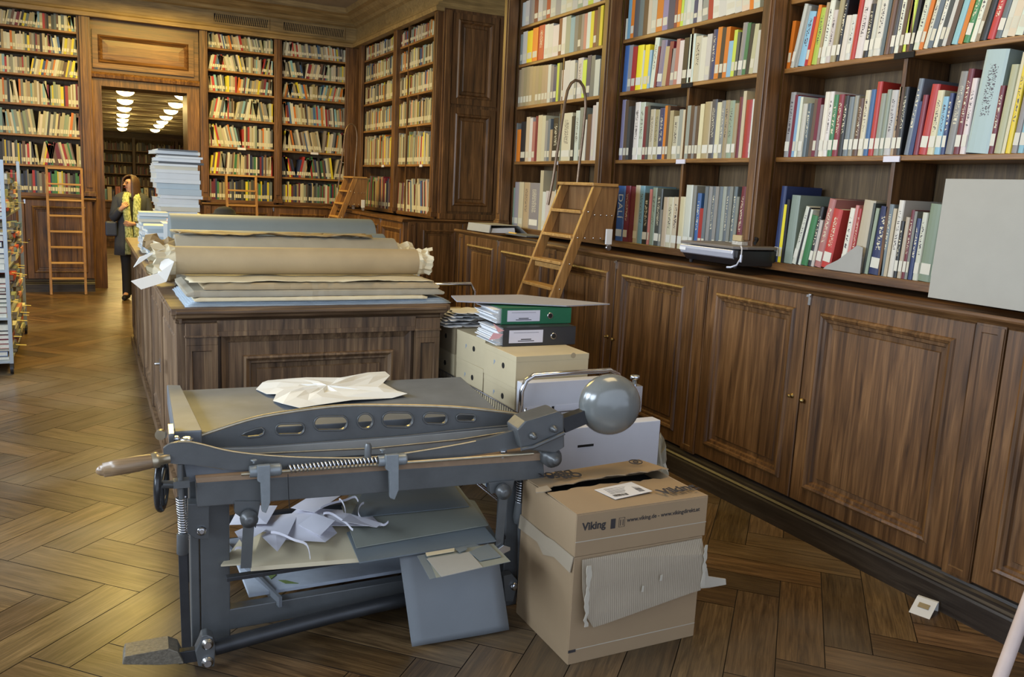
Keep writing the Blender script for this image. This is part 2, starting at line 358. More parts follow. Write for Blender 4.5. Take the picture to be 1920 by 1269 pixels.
# ================================================================== bookcases and base cabinets
# every run is built in its own frame: x along the run (left to right as seen), y into the case, z up
LEV_NEAR = [1.345, 1.97, 2.485, 2.875, 3.22, 3.54]
LEV_FAR = [1.34, 1.725, 2.13, 2.54, 2.93, 3.235, 3.545]
LEV_REC = [1.34, 1.97, 2.485, 2.885, 3.22, 3.54]
DOOR_RINGS = [(0, 0), (0.0, 0.022), (0.004, 0.026), (0.078, 0.026), (0.082, 0.034), (0.092, 0.040), (0.104, 0.036), (0.108, 0.026), (0.122, 0.024), (0.128, 0.010), (0.150, 0.008), (0.154, 0.014)]
def bookcase(name, label, group, loc, rz, a0, a1, levels, top, depth=0.34, divider=True, stile=0.10, gap=0.0, divtop=3):
    """one bay: a0..a1 between pilaster centres; pilaster on the left belongs to the bay"""
    r = empty(name, loc, rz, label, 'bookcase', group)
    bx = lambda: MB()
    L0, L1 = a0 + stile / 2 + gap, a1 - stile / 2 - gap
    MB().box(a0, a1, depth, depth + 0.03, levels[0] - 0.04, top).build('back_panel', M_BACK, r)
    for x in (L0, L1):
        MB().box(x - 0.03 if x == L0 else x, x if x == L0 else x + 0.03, 0.0, depth, levels[0] - 0.04, top).build('side_panel', M_OAKZ, r, 0.002)
    for i, z in enumerate(levels):
        t = 0.028 if i else 0.05
        o = MB().box(L0, L1, 0.002, depth - 0.002, z - t, z).build('shelf', M_EDGE if i else M_OAKX, r, 0.004)
    if divider:
        c = (a0 + a1) / 2
        for i in range(divtop):
            MB().box(c - 0.012, c + 0.012, 0.012, depth - 0.01, levels[i], levels[i + 1] - 0.028).build('divider', M_OAKZ, r, 0.002)
    return r
def pilaster(r, x, wdt, z0, z1, y=-0.10, dp=0.10, fl=True, mat=None):
    m = MB().box(x - wdt / 2, x + wdt / 2, y, y + dp, z0, z1)
    m.box(x - wdt / 2 - 0.012, x + wdt / 2 + 0.012, y - 0.015, y + dp, z0, z0 + 0.05)
    m.box(x - wdt / 2 - 0.005, x + wdt / 2 + 0.005, y - 0.008, y + dp, z0 + 0.05, z0 + 0.065)
    if fl: m.box(x - wdt * 0.28, x + wdt * 0.28, y - 0.010, y, z0 + 0.12, z1 - 0.04)
    return m.build('pilaster', mat or M_OAKZ, r, 0.004)
def base_cabinet(name, label, group, loc, rz, a0, a1, top=1.26, doors=2, pil=0.13, depth=0.42, knobs=True, doormid=None):
    r = empty(name, loc, rz, label, 'cabinet', group)
    MB().box(a0, a1, 0.0, depth, 0.10, top).build('carcass', M_OAKZ, r)
    pl = MB().extrude_profile([(-0.02, 0), (0.035, 0), (0.035, 0.105), (0.03, 0.115), (0.036, 0.125), (0.028, 0.135), (0.03, 0.15), (0.014, 0.158), (0.010, 0.170), (0.0, 0.175), (-0.02, 0.175)], (a0, 0, 0), (a1, 0, 0))
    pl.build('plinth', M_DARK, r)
    if pil:
        p = MB().box(a0, a0 + pil, -0.028, 0, 0.175, top)
        p.nested(a0 + 0.004, a0 + pil - 0.004, 0.19, top - 0.01, -0.028, [(0, 0), (0.0, 0.006), (0.026, 0.006), (0.032, -0.004), (0.036, -0.004)])
        p.build('pilaster', M_OAKZ, r, 0.002)
    e = [a0 + pil] + ([doormid] if doormid else [a0 + pil + (a1 - a0 - pil) * (k + 1) / doors for k in range(doors - 1)]) + [a1]
    for k in range(len(e) - 1):
        d = MB().nested(e[k] + 0.004, e[k + 1] - 0.004, 0.185, top - 0.006, 0.0, DOOR_RINGS).build('door', M_OAKZ, r)
        x = e[k + 1] - 0.05 if k % 2 == 0 else e[k] + 0.035
        if knobs:
            if k % 2 == 0:
                MB().lathe((x, -0.026, 0.72), (0, -1, 0), [(0, 0.013), (0.004, 0.013), (0.006, 0.006), (0.016, 0.004), (0.018, 0.009), (0.024, 0.009), (0.027, 0.004)], 14).build('keyhole_plate', M_BRASS, d)
            else:
                MB().lathe((x, -0.026, 0.715), (0, -1, 0), [(0, 0.006), (0.008, 0.006), (0.012, 0.012), (0.018, 0.013), (0.024, 0.008), (0.026, 0.001)], 14).build('knob', M_BRASS, d)
    if doors == 2 and knobs:
        MB().obox((e[1] + 0.006, -0.03, top - 0.03), (0.008, 0, 0), (0, 0.004, 0), (0, 0, 0.028)).obox((e[1] + 0.004, -0.036, top - 0.012), (0.012, 0, 0), (0, 0.006, 0), (0, 0, 0.006)).build('latch', M_STEEL, r)
    return r
def counter(name, label, loc, rz, a0, a1, depth=0.40, over=0.05, z=1.30, ledge=0.0, mat=None, a1y=None):
    m = MB().extrude_profile([(-depth, 0), (-depth, -0.03), (over - 0.03, -0.045), (over - 0.022, -0.032), (over - 0.012, -0.03), (over - 0.002, -0.02), (over, -0.012), (over - 0.003, -0.003), (over - 0.01, 0)], (a0, 0, z), (a1, 0, z))
    return m.build(name, mat or M_OAKX, None, 0.0, loc=loc, label=label, cat='counter') if not rz else _rot(m.build(name, mat or M_OAKX, None, 0.0, loc=loc, label=label, cat='counter'), rz)
def _rot(o, rz): o.rotation_euler = (0, 0, rz); return o
RZ = -math.pi / 2
# ---- near right wall (x_local = 7.70 - Y ; y_local = X - X0)
NEARB = [0.0, 1.80, 3.63, 5.46, 7.29]                      # pilaster left edges: Y = 7.70, 5.90, 4.07, 2.24, 0.41
BCX = 3.75; SY = 7.72
NS = [0.10, 1.89, 3.66, 5.43, 7.20]                  # pilaster centres of the shelves
nearL = ['tall oak bookcase of the long wall, farthest bay, behind the hooped ladder',
         'tall oak bookcase of the long wall, middle bay, above the black scanner',
         'tall oak bookcase of the long wall, nearest bay, behind the grey board',
         'tall oak bookcase of the long wall, bay cut off by the right picture edge']
for i in range(4):
    b = bookcase('bookcase', nearL[i], 'bookcases of the long right wall', (BCX, SY, 0), RZ, NS[i], NS[i + 1], LEV_NEAR, 3.78, 0.34, True, 0.10, -0.015)
    pilaster(b, NS[i], 0.10, 1.345, 3.78, -0.13, 0.10)
    if i == 3: pilaster(b, NS[4], 0.10, 1.345, 3.78, -0.13, 0.10)
    c = (NS[i] + NS[i + 1]) / 2
    for lv, mt, wd in ((1, M_CARD, 0.10), (2, M_HOLE, 0.12)) if i else ((1, M_CARD, 0.05),):
        MB().box(c - wd / 2, c + wd / 2, -0.008, 0.0, LEV_NEAR[lv] - 0.034, LEV_NEAR[lv] - 0.004).build('label_holder', mt, b)
MB().box(-0.02, 0.0, 0.01, 1.04, 0.0, 3.78).box(0.0, 0.08, 0.0, 0.34, 1.34, 3.78).build('bookcase_end_panel', M_OAKZ, loc=(BCX, SY - 0.0, 0), label='oak end panel of the long wall bookcases, full height beside the niche', cat='panel').rotation_euler = (0, 0, RZ)
cabL = ['oak base cabinet under the farthest bay of the long wall, behind the ladder foot',
        'oak base cabinet with two panelled doors under the middle bay, behind the balanced binders',
        'oak base cabinet with metal latch and two wide panelled doors, right of the cardboard boxes',
        'oak base cabinet at the right picture edge, its first door partly in view']
for i in range(4):
    base_cabinet('base_cabinet', cabL[i], 'base cabinets of the long right wall', (3.28, 7.70, 0), RZ, NEARB[i] , NEARB[i + 1], doormid={0: 0.88, 1: 2.78, 2: 4.55, 3: 6.35}[i])
counter('counter_top', 'long polished oak counter top running above the base cabinets of the right wall', (3.28, 7.72, 0), RZ, -0.06, 9.0, 0.72)
MB().box(-0.04, 9.0, 0.005, 0.34, 1.30, 1.339).build('plinth_board', M_OAKX, loc=(BCX - 0.02, SY, 0), label='low oak ledge on the long counter on which the lowest books stand', cat='ledge').rotation_euler = (0, 0, RZ)
# ---- recess on the right, far end  (x_local = 13.70 - Y)
RCX = 3.93
recL = ['tall oak bookcase in the far right corner, narrow far bay', 'tall oak bookcase in the far right corner, wide near bay beside the tall panelling']
for i, (a0, a1) in enumerate(((0.32, 2.02), (2.02, 3.62))):
    b = bookcase('bookcase', recL[i], 'bookcases of the far right corner', (RCX, 13.70, 0), RZ, a0, a1, LEV_REC, 3.78, 0.30, i == 1, 0.14, 0.0)
    pilaster(b, a0 + (0.04 if i == 0 else 0), 0.14, 1.32, 3.78, -0.05, 0.05, False)
    if i: pilaster(b, a1 - 0.02, 0.11, 1.32, 3.78, -0.07, 0.07)
    MB().box(a1 - 0.62, a1 - 0.52, -0.008, 0, 1.935, 1.965).build('label_holder', M_CARD, b)
    if i == 1: MB().box(2.42, 2.45, 0.0, 0.3, 1.34, 3.78).build('side_panel', M_OAKZ, b)
base_cabinet('base_cabinet', 'oak base cabinet in the far right corner, far doors behind the grey roll', 'base cabinets of the far right corner', (3.46, 13.70, 0), RZ, 0.36, 1.9)
base_cabinet('base_cabinet', 'oak base cabinet in the far right corner, near doors right of the paper rolls', 'base cabinets of the far right corner', (3.46, 13.70, 0), RZ, 1.9, 3.835, depth=0.40)
# tall panelled face closing the corner bookcases towards the camera
t = empty('tall_panelling', (RCX, 10.0, 0), 0, 'tall oak panelling of two fielded panels between the corner bookcase and the niche', 'panelling')
m = MB().box(0.0, 0.87, 0.0, 0.06, 1.30, 3.8)
m.box(0.02, 0.10, -0.03, 0, 1.37, 3.78).box(0.74, 0.84, -0.03, 0, 1.37, 3.78).box(0, 0.87, -0.05, 0, 1.30, 1.37)
m.build('frame', M_OAKZ, t, 0.003)
for z0, z1 in ((1.40, 2.66), (2.70, 3.76)):
    MB().nested(0.11, 0.72, z0, z1, 0.0, [(0, 0), (0.0, 0.02), (0.07, 0.02), (0.085, 0.035), (0.10, 0.035), (0.12, 0.004), (0.15, 0.002), (0.16, 0.012)]).build('panel', M_OAKZ, t)
MB().tube([(0.80, -0.02, 3.74), (0.86, -0.03, 3.70), (0.862, -0.03, 2.9), (0.84, -0.03, 2.84), (0.842, -0.03, 1.5)], 0.012, 8).build('cable_conduit', M_STEEL, t)
# cabinet facing the camera below it
base_cabinet('base_cabinet', 'oak base cabinet facing the camera in the niche, left of the long counter end', None, (3.48, 9.83, 0), 0, 0.0, 1.30, doors=2, pil=0.10, knobs=False, depth=0.03)
m = MB().extrude_profile([(-3.86, 0), (-3.86, -0.03), (0.02, -0.045), (0.028, -0.03), (0.045, -0.02), (0.05, -0.01), (0.045, 0)], (3.41, 9.86, 1.30), (4.8, 9.86, 1.30))
m.build('counter_top', M_OAKX, label='oak counter top in the far right corner, stepped edge behind the rolls', cat='counter')
# ---- back wall
backL = {0: 'oak bookcase on the back wall left of the doorway, cut by the left picture edge', 1: 'oak bookcase on the back wall right of the doorway, first bay',
         2: 'oak bookcase on the back wall, second bay, left of the corner'}
BB = [(-1.55, 0.03), (1.63, 2.70), (2.70, 3.84)]
for i, (a0, a1) in enumerate(BB):
    b = bookcase('bookcase', backL[i], 'bookcases of the back wall', (0, YB0, 0), 0, a0, a1, LEV_FAR, 3.80, 0.30, False, 0.10, 0.0)
    pilaster(b, a0, 0.11, 1.32, 3.80, -0.05, 0.05)
    if i != 1: pilaster(b, a1 + (0.05 if i == 0 else -0.04), 0.14 if i == 0 else 0.12, 1.32, 3.80, -0.05, 0.05)
    for lv in ((2,) if i else ()):
        MB().box((a0 + a1) / 2 - 0.06, (a0 + a1) / 2 + 0.06, -0.01, 0, LEV_FAR[lv] - 0.035, LEV_FAR[lv] - 0.002).build('label_holder', M_CARD, b)
base_cabinet('base_cabinet', 'oak base cabinet on the back wall left of the doorway, behind the tall ladder', 'base cabinets of the back wall', (-1.65, 13.36, 0), 0, 0.0, 1.75, doors=2, pil=0.1)
base_cabinet('base_cabinet', 'oak base cabinet on the back wall right of the doorway', 'base cabinets of the back wall', (1.57, 13.36, 0), 0, 0.0, 1.88, doors=2, pil=0.1)
counter('counter_top', 'oak counter top on the back wall left of the doorway', (-1.65, 13.36, 0), 0, -0.05, 1.80, 0.36)
counter('counter_top', 'oak counter top on the back wall right of the doorway', (1.57, 13.36, 0), 0, -0.03, 1.92, 0.36)
NBIG = 150; row_off = {}
# ================================================================== books
PAL = dict(w=(.60, .60, .53), c=(.55, .50, .34), g=(.27, .27, .25), s=(.13, .16, .18), d=(.07, .075, .075), k=(.02, .02, .022), b=(.05, .13, .33),
           n=(.025, .04, .12), l=(.22, .42, .52), r=(.42, .035, .03), m=(.17, .02, .035), p=(.50, .20, .17), o=(.62, .19, .02), y=(.72, .60, .03),
           e=(.05, .20, .08), f=(.50, .62, .08), t=(.36, .29, .17), q=(.12, .07, .045), v=(.20, .17, .30), h=(.27, .33, .25), u=(.03, .30, .08), a=(.55, .05, .25), i=(.38, .48, .54))
NAMEC = dict(w='white', c='cream', g='grey', s='slate grey', d='dark grey', k='black', b='blue', n='navy', l='light blue', r='red', m='maroon', p='salmon pink',
             o='orange', y='yellow', e='green', f='lime green', t='tan', q='brown', v='violet', h='sage green', u='bright green', a='magenta', i='pale ice blue')
def book_mat(name, mode):
    m, nt, bs = nt_new(name)
    if mode == 'obj':
        oi = N(nt, 'ShaderNodeObjectInfo'); col = oi.outputs['Color']
        tc = N(nt, 'ShaderNodeTexCoord'); sp = N(nt, 'ShaderNodeSeparateXYZ'); nt.links.new(tc.outputs['Generated'], sp.inputs[0])
        so = N(nt, 'ShaderNodeSeparateXYZ'); nt.links.new(tc.outputs['Object'], so.inputs[0])
        cb = N(nt, 'ShaderNodeCombineXYZ')
        rz = N(nt, 'ShaderNodeMath', operation='MULTIPLY'); nt.links.new(so.outputs[2], rz.inputs[0]); rz.inputs[1].default_value = 150
        rx = N(nt, 'ShaderNodeMath', operation='MULTIPLY'); nt.links.new(so.outputs[0], rx.inputs[0]); rx.inputs[1].default_value = 90
        rr = N(nt, 'ShaderNodeMath', operation='MULTIPLY'); nt.links.new(oi.outputs['Random'], rr.inputs[0]); rr.inputs[1].default_value = 60
        nt.links.new(rz.outputs[0], cb.inputs[2]); nt.links.new(rx.outputs[0], cb.inputs[0]); nt.links.new(rr.outputs[0], cb.inputs[1])
        n = noise(nt, cb.outputs[0], 1.0, 2, 0.5)
        def rng(sock, lo, hi):
            a = N(nt, 'ShaderNodeMath', operation='GREATER_THAN'); nt.links.new(sock, a.inputs[0]); a.inputs[1].default_value = lo
            b = N(nt, 'ShaderNodeMath', operation='LESS_THAN'); nt.links.new(sock, b.inputs[0]); b.inputs[1].default_value = hi
            c = N(nt, 'ShaderNodeMath', operation='MULTIPLY'); nt.links.new(a.outputs[0], c.inputs[0]); nt.links.new(b.outputs[0], c.inputs[1]); return c.outputs[0]
        def mul(a, b):
            c = N(nt, 'ShaderNodeMath', operation='MULTIPLY'); nt.links.new(a, c.inputs[0]); nt.links.new(b, c.inputs[1]); return c.outputs[0]
        front = rng(sp.outputs[1], -1, 0.03)
        mask = mul(mul(mul(rng(sp.outputs[0], 0.3, 0.7), rng(sp.outputs[2], 0.36, 0.86)), rng(n, 0.54, 2)), front)
        on = N(nt, 'ShaderNodeMath', operation='GREATER_THAN'); nt.links.new(oi.outputs['Random'], on.inputs[0]); on.inputs[1].default_value = 0.35
        mask = mul(mask, on.outputs[0])
        bw = N(nt, 'ShaderNodeRGBToBW'); nt.links.new(col, bw.inputs[0])
        gt = N(nt, 'ShaderNodeMath', operation='GREATER_THAN'); nt.links.new(bw.outputs[0], gt.inputs[0]); gt.inputs[1].default_value = 0.22
        ink = mixc(nt, gt.outputs[0], (0.62, 0.58, 0.42), (0.06, 0.05, 0.06))
        c = mixc(nt, mask, col, ink)
    else:
        at = N(nt, 'ShaderNodeAttribute', attribute_name='tint'); c = at.outputs['Color']
    nt.links.new(c, bs.inputs['Base Color']); bs.inputs['Roughness'].default_value = 0.42
    return m
M_BOOK = book_mat('book_cover', 'obj'); M_BOOKS = book_mat('book_cover_many', 'attr')
M_PAGE = plain('page_edges', (0.60, 0.57, 0.48), 0.8, var=0.1, vs=120)
M_SPL = plain('spine_label', (0.62, 0.61, 0.53), 0.6, var=0.05)
BOOKS = []      # dicts: frame (loc, rz), x, z, t, h, d, lean, color key, row, label z
def frame_pt(fr, x, y, z):
    (ox, oy), rz = fr; c, s = math.cos(rz), math.sin(rz)
    return Vector((ox + c * x - s * y, oy + s * x + c * y, z))
def proj(P):
    q = RC @ np.array([P[0], -(P[2] - CAMH), P[1]]); return (960 + FPX * q[0] / q[2], 634.5 + FPX * q[1] / q[2], q[2])
def put(fr, x, z, t, h, d, lean, c, row, yoff=0.012, lab=0.035):
    BOOKS.append(dict(fr=fr, x=x, z=z, t=t, h=h, d=d, lean=lean, c=c, row=row, y=yoff, lab=lab, n=0))
def px_row(fr, xl, z, text, ox, oy, sc, row, Xpl, xend, base, lean0=0.0):
    """a row read off the photo: 'colour left top[~lean]' in crop pixels; depth plane Xpl; pixels become positions along the shelf"""
    it = []
    for tok in text.split():
        k, rest = tok[0], tok[1:]
        ln = lean0
        if '~' in rest: rest, q = rest.split('~'); ln = float(q) / 100
        a, b = rest.split(','); it.append((k, float(a), float(b), ln))
    b0, b1 = base                                  # base line of the books in crop pixels: (x,y),(x,y)
    def yb(x): return b0[1] + (b1[1] - b0[1]) * (x - b0[0]) / (b1[0] - b0[0])
    pos = [SY - onX(ox + a * sc, oy + yb(a) * sc, Xpl).y for _, a, _, _ in it] + [SY - onX(ox + xend * sc, oy + yb(xend) * sc, Xpl).y]
    lim = {'nearest bay': (NS[2], NS[3]), 'middle bay': (NS[1], NS[2]), 'farthest bay': (NS[0], NS[1])}[row[1]]; lo, hi = lim[0] + 0.037, lim[1] - 0.037
    for i, (k, a, top, ln) in enumerate(it):
        t = max(0.008, (pos[i + 1] - pos[i]) * math.cos(ln) - 0.0008)
        P = onX(ox + a * sc + ln * 0, oy + top * sc, Xpl)
        if pos[i] < lo: t -= lo - pos[i]; pos[i] = lo
        if pos[i] + t > hi: t = hi - pos[i]
        if t < 0.007: continue
        li = min(range(6), key=lambda q: abs(LEV_NEAR[q] - z)); cap = (LEV_NEAR[li + 1] if li < 5 else 3.78) - z - 0.036
        h = min(max(P.z - z, 0.15), cap - t * abs(math.sin(ln))) / max(0.6, math.cos(ln))
        put(fr, pos[i] + (0.0004), z, t, h, min(0.29, 0.72 * h + 0.02), ln, k, row)
def rnd_row(fr, x0, x1, z, hmax, row, seed, pal, lean=0.0, hmin=0.66, tm=(0.012, 0.04), fill=1.0, y=0.012, dmax=0.27):
    rg = random.Random(seed); x = x0
    mode = lean
    while x < x1 - 0.012:
        t = rg.uniform(*tm)
        if x + t > x1: t = x1 - x
        if t < 0.008: break
        if rg.random() < 0.10: mode = rg.choice([0, 0, lean, -lean, lean * 0.6])
        h = hmax * rg.uniform(hmin, 0.93)
        ln = mode
        if ln and (x + h * abs(math.sin(ln)) + t > x1 or x - x0 < h * math.sin(-ln)): ln = 0.0
        if rg.random() > fill: x += t * 1.5; continue
        put(fr, x, z, t - 0.0006 if t > .01 else t, h, min(dmax, 0.72 * h + 0.03), ln, rg.choice(pal), row, y)
        x += t / max(0.5, math.cos(ln))
FN = ((BCX, SY), RZ)
c5 = (1440, 0, 0.2994); c4 = (1130, 0, 0.2994); c3 = (780, 0, 0.331); c8 = (1280, 280, 1 / 3.0)
Rn = {}
def prow(cr, li, text, row, xend, base, lean0=0.0): px_row(FN, 0, LEV_NEAR[li] + 0.0003, text, *cr, row, BCX + 0.012, xend, base, lean0)
B3, B2, B1 = 'nearest bay', 'middle bay', 'farthest bay'
# nearest bay
prow(c5, 1, 'g95,585 m127,600 l145,608 w162,612 w178,655 s208,652 d235,655 q250,625 m270,620 g292,660 w308,582 w338,580 e365,600 m395,598 k430,605 s462,612 g495,605 q522,622 c556,572 b590,568 r622,520 h655,592 h690,568 w718,572 t762,552 k792,552',
     ('second row', B3), 824, ((90, 965), (1600, 945)), 0.03)
prow(c5, 1, 's846,505~10 n880,642~8 m905,602~6 r938,540~9 c990,575~6 l1035,612~5 n1075,590~4 g1103,462~8 m1155,445~6 w1195,500~5 i1233,340~8 m1375,545~5 c1410,420~7 c1462,345~8 y1482,412~6 g1518,470~8 l1560,460~6 g1600,470~5 w1640,455~5 n1690,440~4 r1730,450~3 w1770,430~3 t1820,430~2',
     ('second row', B3), 1880, ((846, 960), (1603, 945)))
prow(c5, 2, 'o116,142~6 w137,40~19 g160,60~19 l184,95~17 r228,120~14 o248,50~13 f268,68~12 t305,32~10 w322,22~10 w355,78~9 t385,5~9 k418,-20~9 w442,110~9 w478,105~9 r510,8~8 w540,6~9 k588,40~8 w622,-20~8 w652,-20~8 s700,-40~8 q722,-50~8 d755,-50~9 w785,-20~8 q815,10~9 f838,-30~8 k882,-10~10 w905,-70~16 o945,0~18 w970,-40~20 s1000,-60~20 w1030,-60~20 d1062,-60~20 w1090,-40~21 q1115,-80~21 l1145,-80~21 o1190,-90~21 e1220,-80~21 w1262,-90~21 t1300,-110~21 k1325,-90~20 r1370,-120~20 s1420,-110~20 w1465,-120~20 c1500,-120~20 w1550,-130~20 g1600,-140~18 w1640,-150~18 t1690,-150~10 w1740,-150~5',
     ('third row', B3), 1850, ((118, 410), (1603, 190)))
prow(c8, 0, 'n507,205~3 y535,308~3 k552,280~2 h566,256~4 w612,320~20 k638,325~18 w650,335~17 e664,370~16 k700,320~15 w722,395~13 p738,278~16 r775,335~15', ('lowest row', B3), 826, ((505, 600), (1370, 755)))
prow(c8, 0, 'w876,328~10 p905,312~9 r925,330~8 c945,285~9 d1008,300~6 h1022,328~8 n1040,320~9 s1098,306~4 c1128,330~4 w1146,284~5 k1178,400~3 c1200,378~4 m1224,338~4 g1245,345~4 n1260,385~4 w1286,352~4 h1318,304~5 w1385,340~3 b1425,350~2 w1450,330~2 t1490,340~1 m1530,335~1 c1570,340~1 g1620,330~1', ('lowest row', B3), 1680, ((505, 600), (1370, 755)))
# middle bay
prow(c4, 1, 'v98,630 q122,632 d142,670 k160,668 w180,645 w212,645 m243,670 d262,665 c277,688 t307,690 n335,680 o369,665 q385,668 t402,695 c425,730 h460,688 c483,690 k497,665 g508,665 q530,664 g552,668 q568,665 c588,655 t612,642 d655,628 c688,645 g715,635 t740,632 h766,634 t797,650 m823,612 c848,575 r868,630 w905,625',
     ('second row', B2), 932, ((98, 985), (930, 975)))
prow(c4, 2, 'b118,295~2 g150,290~2 r172,300~2 y198,292~2 w237,320~2 y248,288~3 l275,320~4 w290,238~9 m318,300~9 v332,265~9 t368,300~8 m392,270~8 g416,310~3 p440,252~3 w462,262~3 k490,245~2 w520,222~1 c556,236~2 w600,242~2 w632,222~2 n662,195~3 o693,180~3 k720,182~3 o745,178~3 l770,264~3 f797,196~3 d818,210~3 g836,155~6 e868,155~6 k890,160~7 c912,162~8 w938,200~8',
     ('third row', B2), 970, ((118, 562), (965, 460)))
prow(c4, 3, 'w140,120 l152,-30 o172,-20 d192,-20 s222,-30 q250,-50 c278,-50 w300,-60 o332,-60~1 v372,-60 n405,-70 m445,-60 o464,-60 f484,-70~2 w502,-70 w522,-60 w545,-40 n566,40 w590,-50~1 g620,-80~-5 r660,-90~-5 w690,-80~-5 w728,-80~-6 w772,-90~-6 w830,-100~-7 c872,-100~-6 o920,-90~-6 w945,-100~-6', ('fourth row', B2), 985, ((140, 230), (985, 42)))
prow((840, 280, 0.331), 0, 'b942,205 m984,205 m1012,210~2 c1040,202 l1065,205 k1092,245 p1122,225 h1134,215~1 d1158,222~2 g1188,340 c1200,268 c1226,268 c1256,268 c1290,266 w1320,200 g1357,205', ('lowest row', B2), 1378, ((945, 515), (1340, 562)))
prow(c8, 0, 'b58,245~1 r80,330~1 s100,208~1 g118,208~1 s138,208~1 g158,208~1 s176,208~1 g196,208~1 s216,208~1 g236,208~1 s254,208~2 g274,265~2 m290,208~4 w318,258~5 c350,262~3 t385,280~3 w425,280~2', ('lowest row', B2), 455, ((40, 515), (430, 560)))
# farthest bay
prow(c3, 1, 'g548,700 o566,735 k588,692 c616,665 w636,670 p652,690 m668,660 c682,655 c705,658 g724,685 s738,675 t752,735 k765,670 h800,645 c814,645 k870,660 w888,630 g914,612 w935,680 q955,650 w985,600 w1002,582', ('second row', B1), 1018, ((548, 905), (1018, 900)))
prow(c3, 2, 't572,400 t588,385 t604,385 t620,382 t637,380 t653,380 t670,378 t688,376 t706,374 t724,372 w740,370 g756,375 n772,380 f790,362 d803,360 w818,400 w832,350 w862,348 g890,360 w903,335 f935,345 n957,320~2 s980,320 w1004,342', ('third row', B1), 1032, ((570, 602), (1030, 545)))
prow(c3, 3, 'g585,200 w600,185 y625,182 o655,165 r685,152 w722,145 w745,142 w770,150 m803,95 w820,98 h842,85 l868,105 s892,95 d912,90 g930,85 p945,82 w962,75 y982,70 m1000,65 q1018,45 y1034,35', ('fourth row', B1), 1050, ((585, 370), (1045, 258)))
prow(c3, 4, 'w600,20 w618,10 g640,0 m668,-10 w690,-10 g715,-20 r738,-20 w760,-30 g790,-40 w820,-40 c850,-50 w885,-60 h915,-60 w945,-70 f975,-70 w1005,-80', ('fifth row', B1), 1045, ((600, 145), (1045, -5)))
prow(c3, 0, 'h532,1062 g552,1030 c575,1030 t600,1032 g632,1035 c690,965 w708,1085 w726,1080 c745,1082 w775,1075 t800,1080 k830,1070 w860,1080', ('lowest row', B1), 900, ((532, 1268), (1000, 1330)))
P1 = 'wwwwccggtthsdkbnlrmpoyeqvwwc'
for li in (4, 5): rnd_row(FN, NS[1] + .04, NS[2] - .04, LEV_NEAR[li], 0.30, (('fifth row', 'sixth row')[li - 4], B2), 30 + li, P1, 0.05)
rnd_row(FN, NS[0] + .03, NS[1] - .03, LEV_NEAR[5], 0.24, ('sixth row', B1), 41, P1, 0.05)
for li in (3, 4): rnd_row(FN, NS[2] + .04, NS[3] - .04, LEV_NEAR[li], 0.30, (('fourth row', 'fifth row')[li - 3], B3), 50 + li, P1, 0.1)
for li in range(6): rnd_row(FN, NS[3] + .05, NS[4] - .05, LEV_NEAR[li], 0.36 if li < 2 else 0.30, (('lowest row', 'second row', 'third row', 'fourth row', 'fifth row', 'sixth row')[li], 'bay cut by the frame'), 90 + li, P1, 0.1)
# corner bookcases
FR = ((RCX, 13.70), RZ); PW = 'wwwwwwcccccgggtttthhsdqkmrblyo'
rows = ['lowest row', 'second row', 'third row', 'fourth row', 'fifth row', 'sixth row']
for li in range(1, 6):
    hh = (LEV_REC[li + 1] if li < 5 else 3.80) - LEV_REC[li] - 0.05
    rnd_row(FR, 0.46, 1.94, LEV_REC[li], hh, (rows[li], 'corner far bay'), 100 + li, PW, 0.04, 0.72)
    rnd_row(FR, 2.10, 2.41, LEV_REC[li], hh, (rows[li], 'corner near bay'), 110 + li, PW, 0.0, 0.7)
    rnd_row(FR, 2.46, 3.53, LEV_REC[li], hh, (rows[li], 'corner near bay'), 120 + li, PW, 0.04 if li < 5 else 0.1, 0.75)
rnd_row(FR, 0.5, 1.9, 1.34, 0.50, (rows[0], 'corner far bay'), 131, 'sekncwmtgp', 0.1, 0.7, (0.015, 0.05))
rnd_row(FR, 2.10, 2.41, 1.34, 0.42, (rows[0], 'corner near bay'), 132, 'vcmtg', 0.1, 0.8)
rnd_row(FR, 2.46, 3.53, 1.34, 0.48, (rows[0], 'corner near bay'), 133, 'wbpcmwkwgcr', -0.1, 0.75, (0.015, 0.05))
# back wall
FB = ((0, YB0), 0)
for bi, (a0, a1) in enumerate(BB):
    for li in range(7):
        hh = (LEV_FAR[li + 1] if li < 6 else 3.82) - LEV_FAR[li] - 0.045
        pal = PW if li > 1 else 'kmgcwesdtqyrn'
        rnd_row(FB, a0 + .07, a1 - (.07 if bi else .03), LEV_FAR[li], hh, (rows[min(li, 5)], ('back wall left bay', 'back wall middle bay', 'back wall right bay')[bi]),
                200 + 10 * bi + li, pal, (0.22, 0.2, 0.12)[(li + bi) % 3] * (1, -1)[(li + bi) % 2] if li else 0, 0.74, (0.014, 0.038))
# ---- how large each shows, and which 300 are built one by one
def corners(b):
    c, s = math.cos(b['lean']), math.sin(b['lean']); out = []
    for x, z in ((0, 0), (b['t'], 0), (b['t'], b['h']), (0, b['h'])):
        x2 = b['x'] + x * c + z * s; z2 = b['z'] - x * s + z * c + max(0, b['t'] * s) + max(0, 0)
        out.append(frame_pt(b['fr'], x2, b['y'], z2))
    return out
for b in BOOKS:
    P = [proj(p) for p in corners(b)]
    xs = [min(1920, max(0, p[0])) for p in P]; ys = [min(1269, max(0, p[1])) for p in P]
    ar = 0
    for i in range(4): j = (i + 1) % 4; ar += xs[i] * ys[j] - xs[j] * ys[i]
    b['area'] = abs(ar) / 2; b['px'] = P[0][0]
order = sorted([b for b in BOOKS if b['area'] > 0], key=lambda b: -b['area'])
BIG = set(id(b) for b in order[:NBIG])
byrow = {}
for b in BOOKS: byrow.setdefault(b['row'], []).append(b)
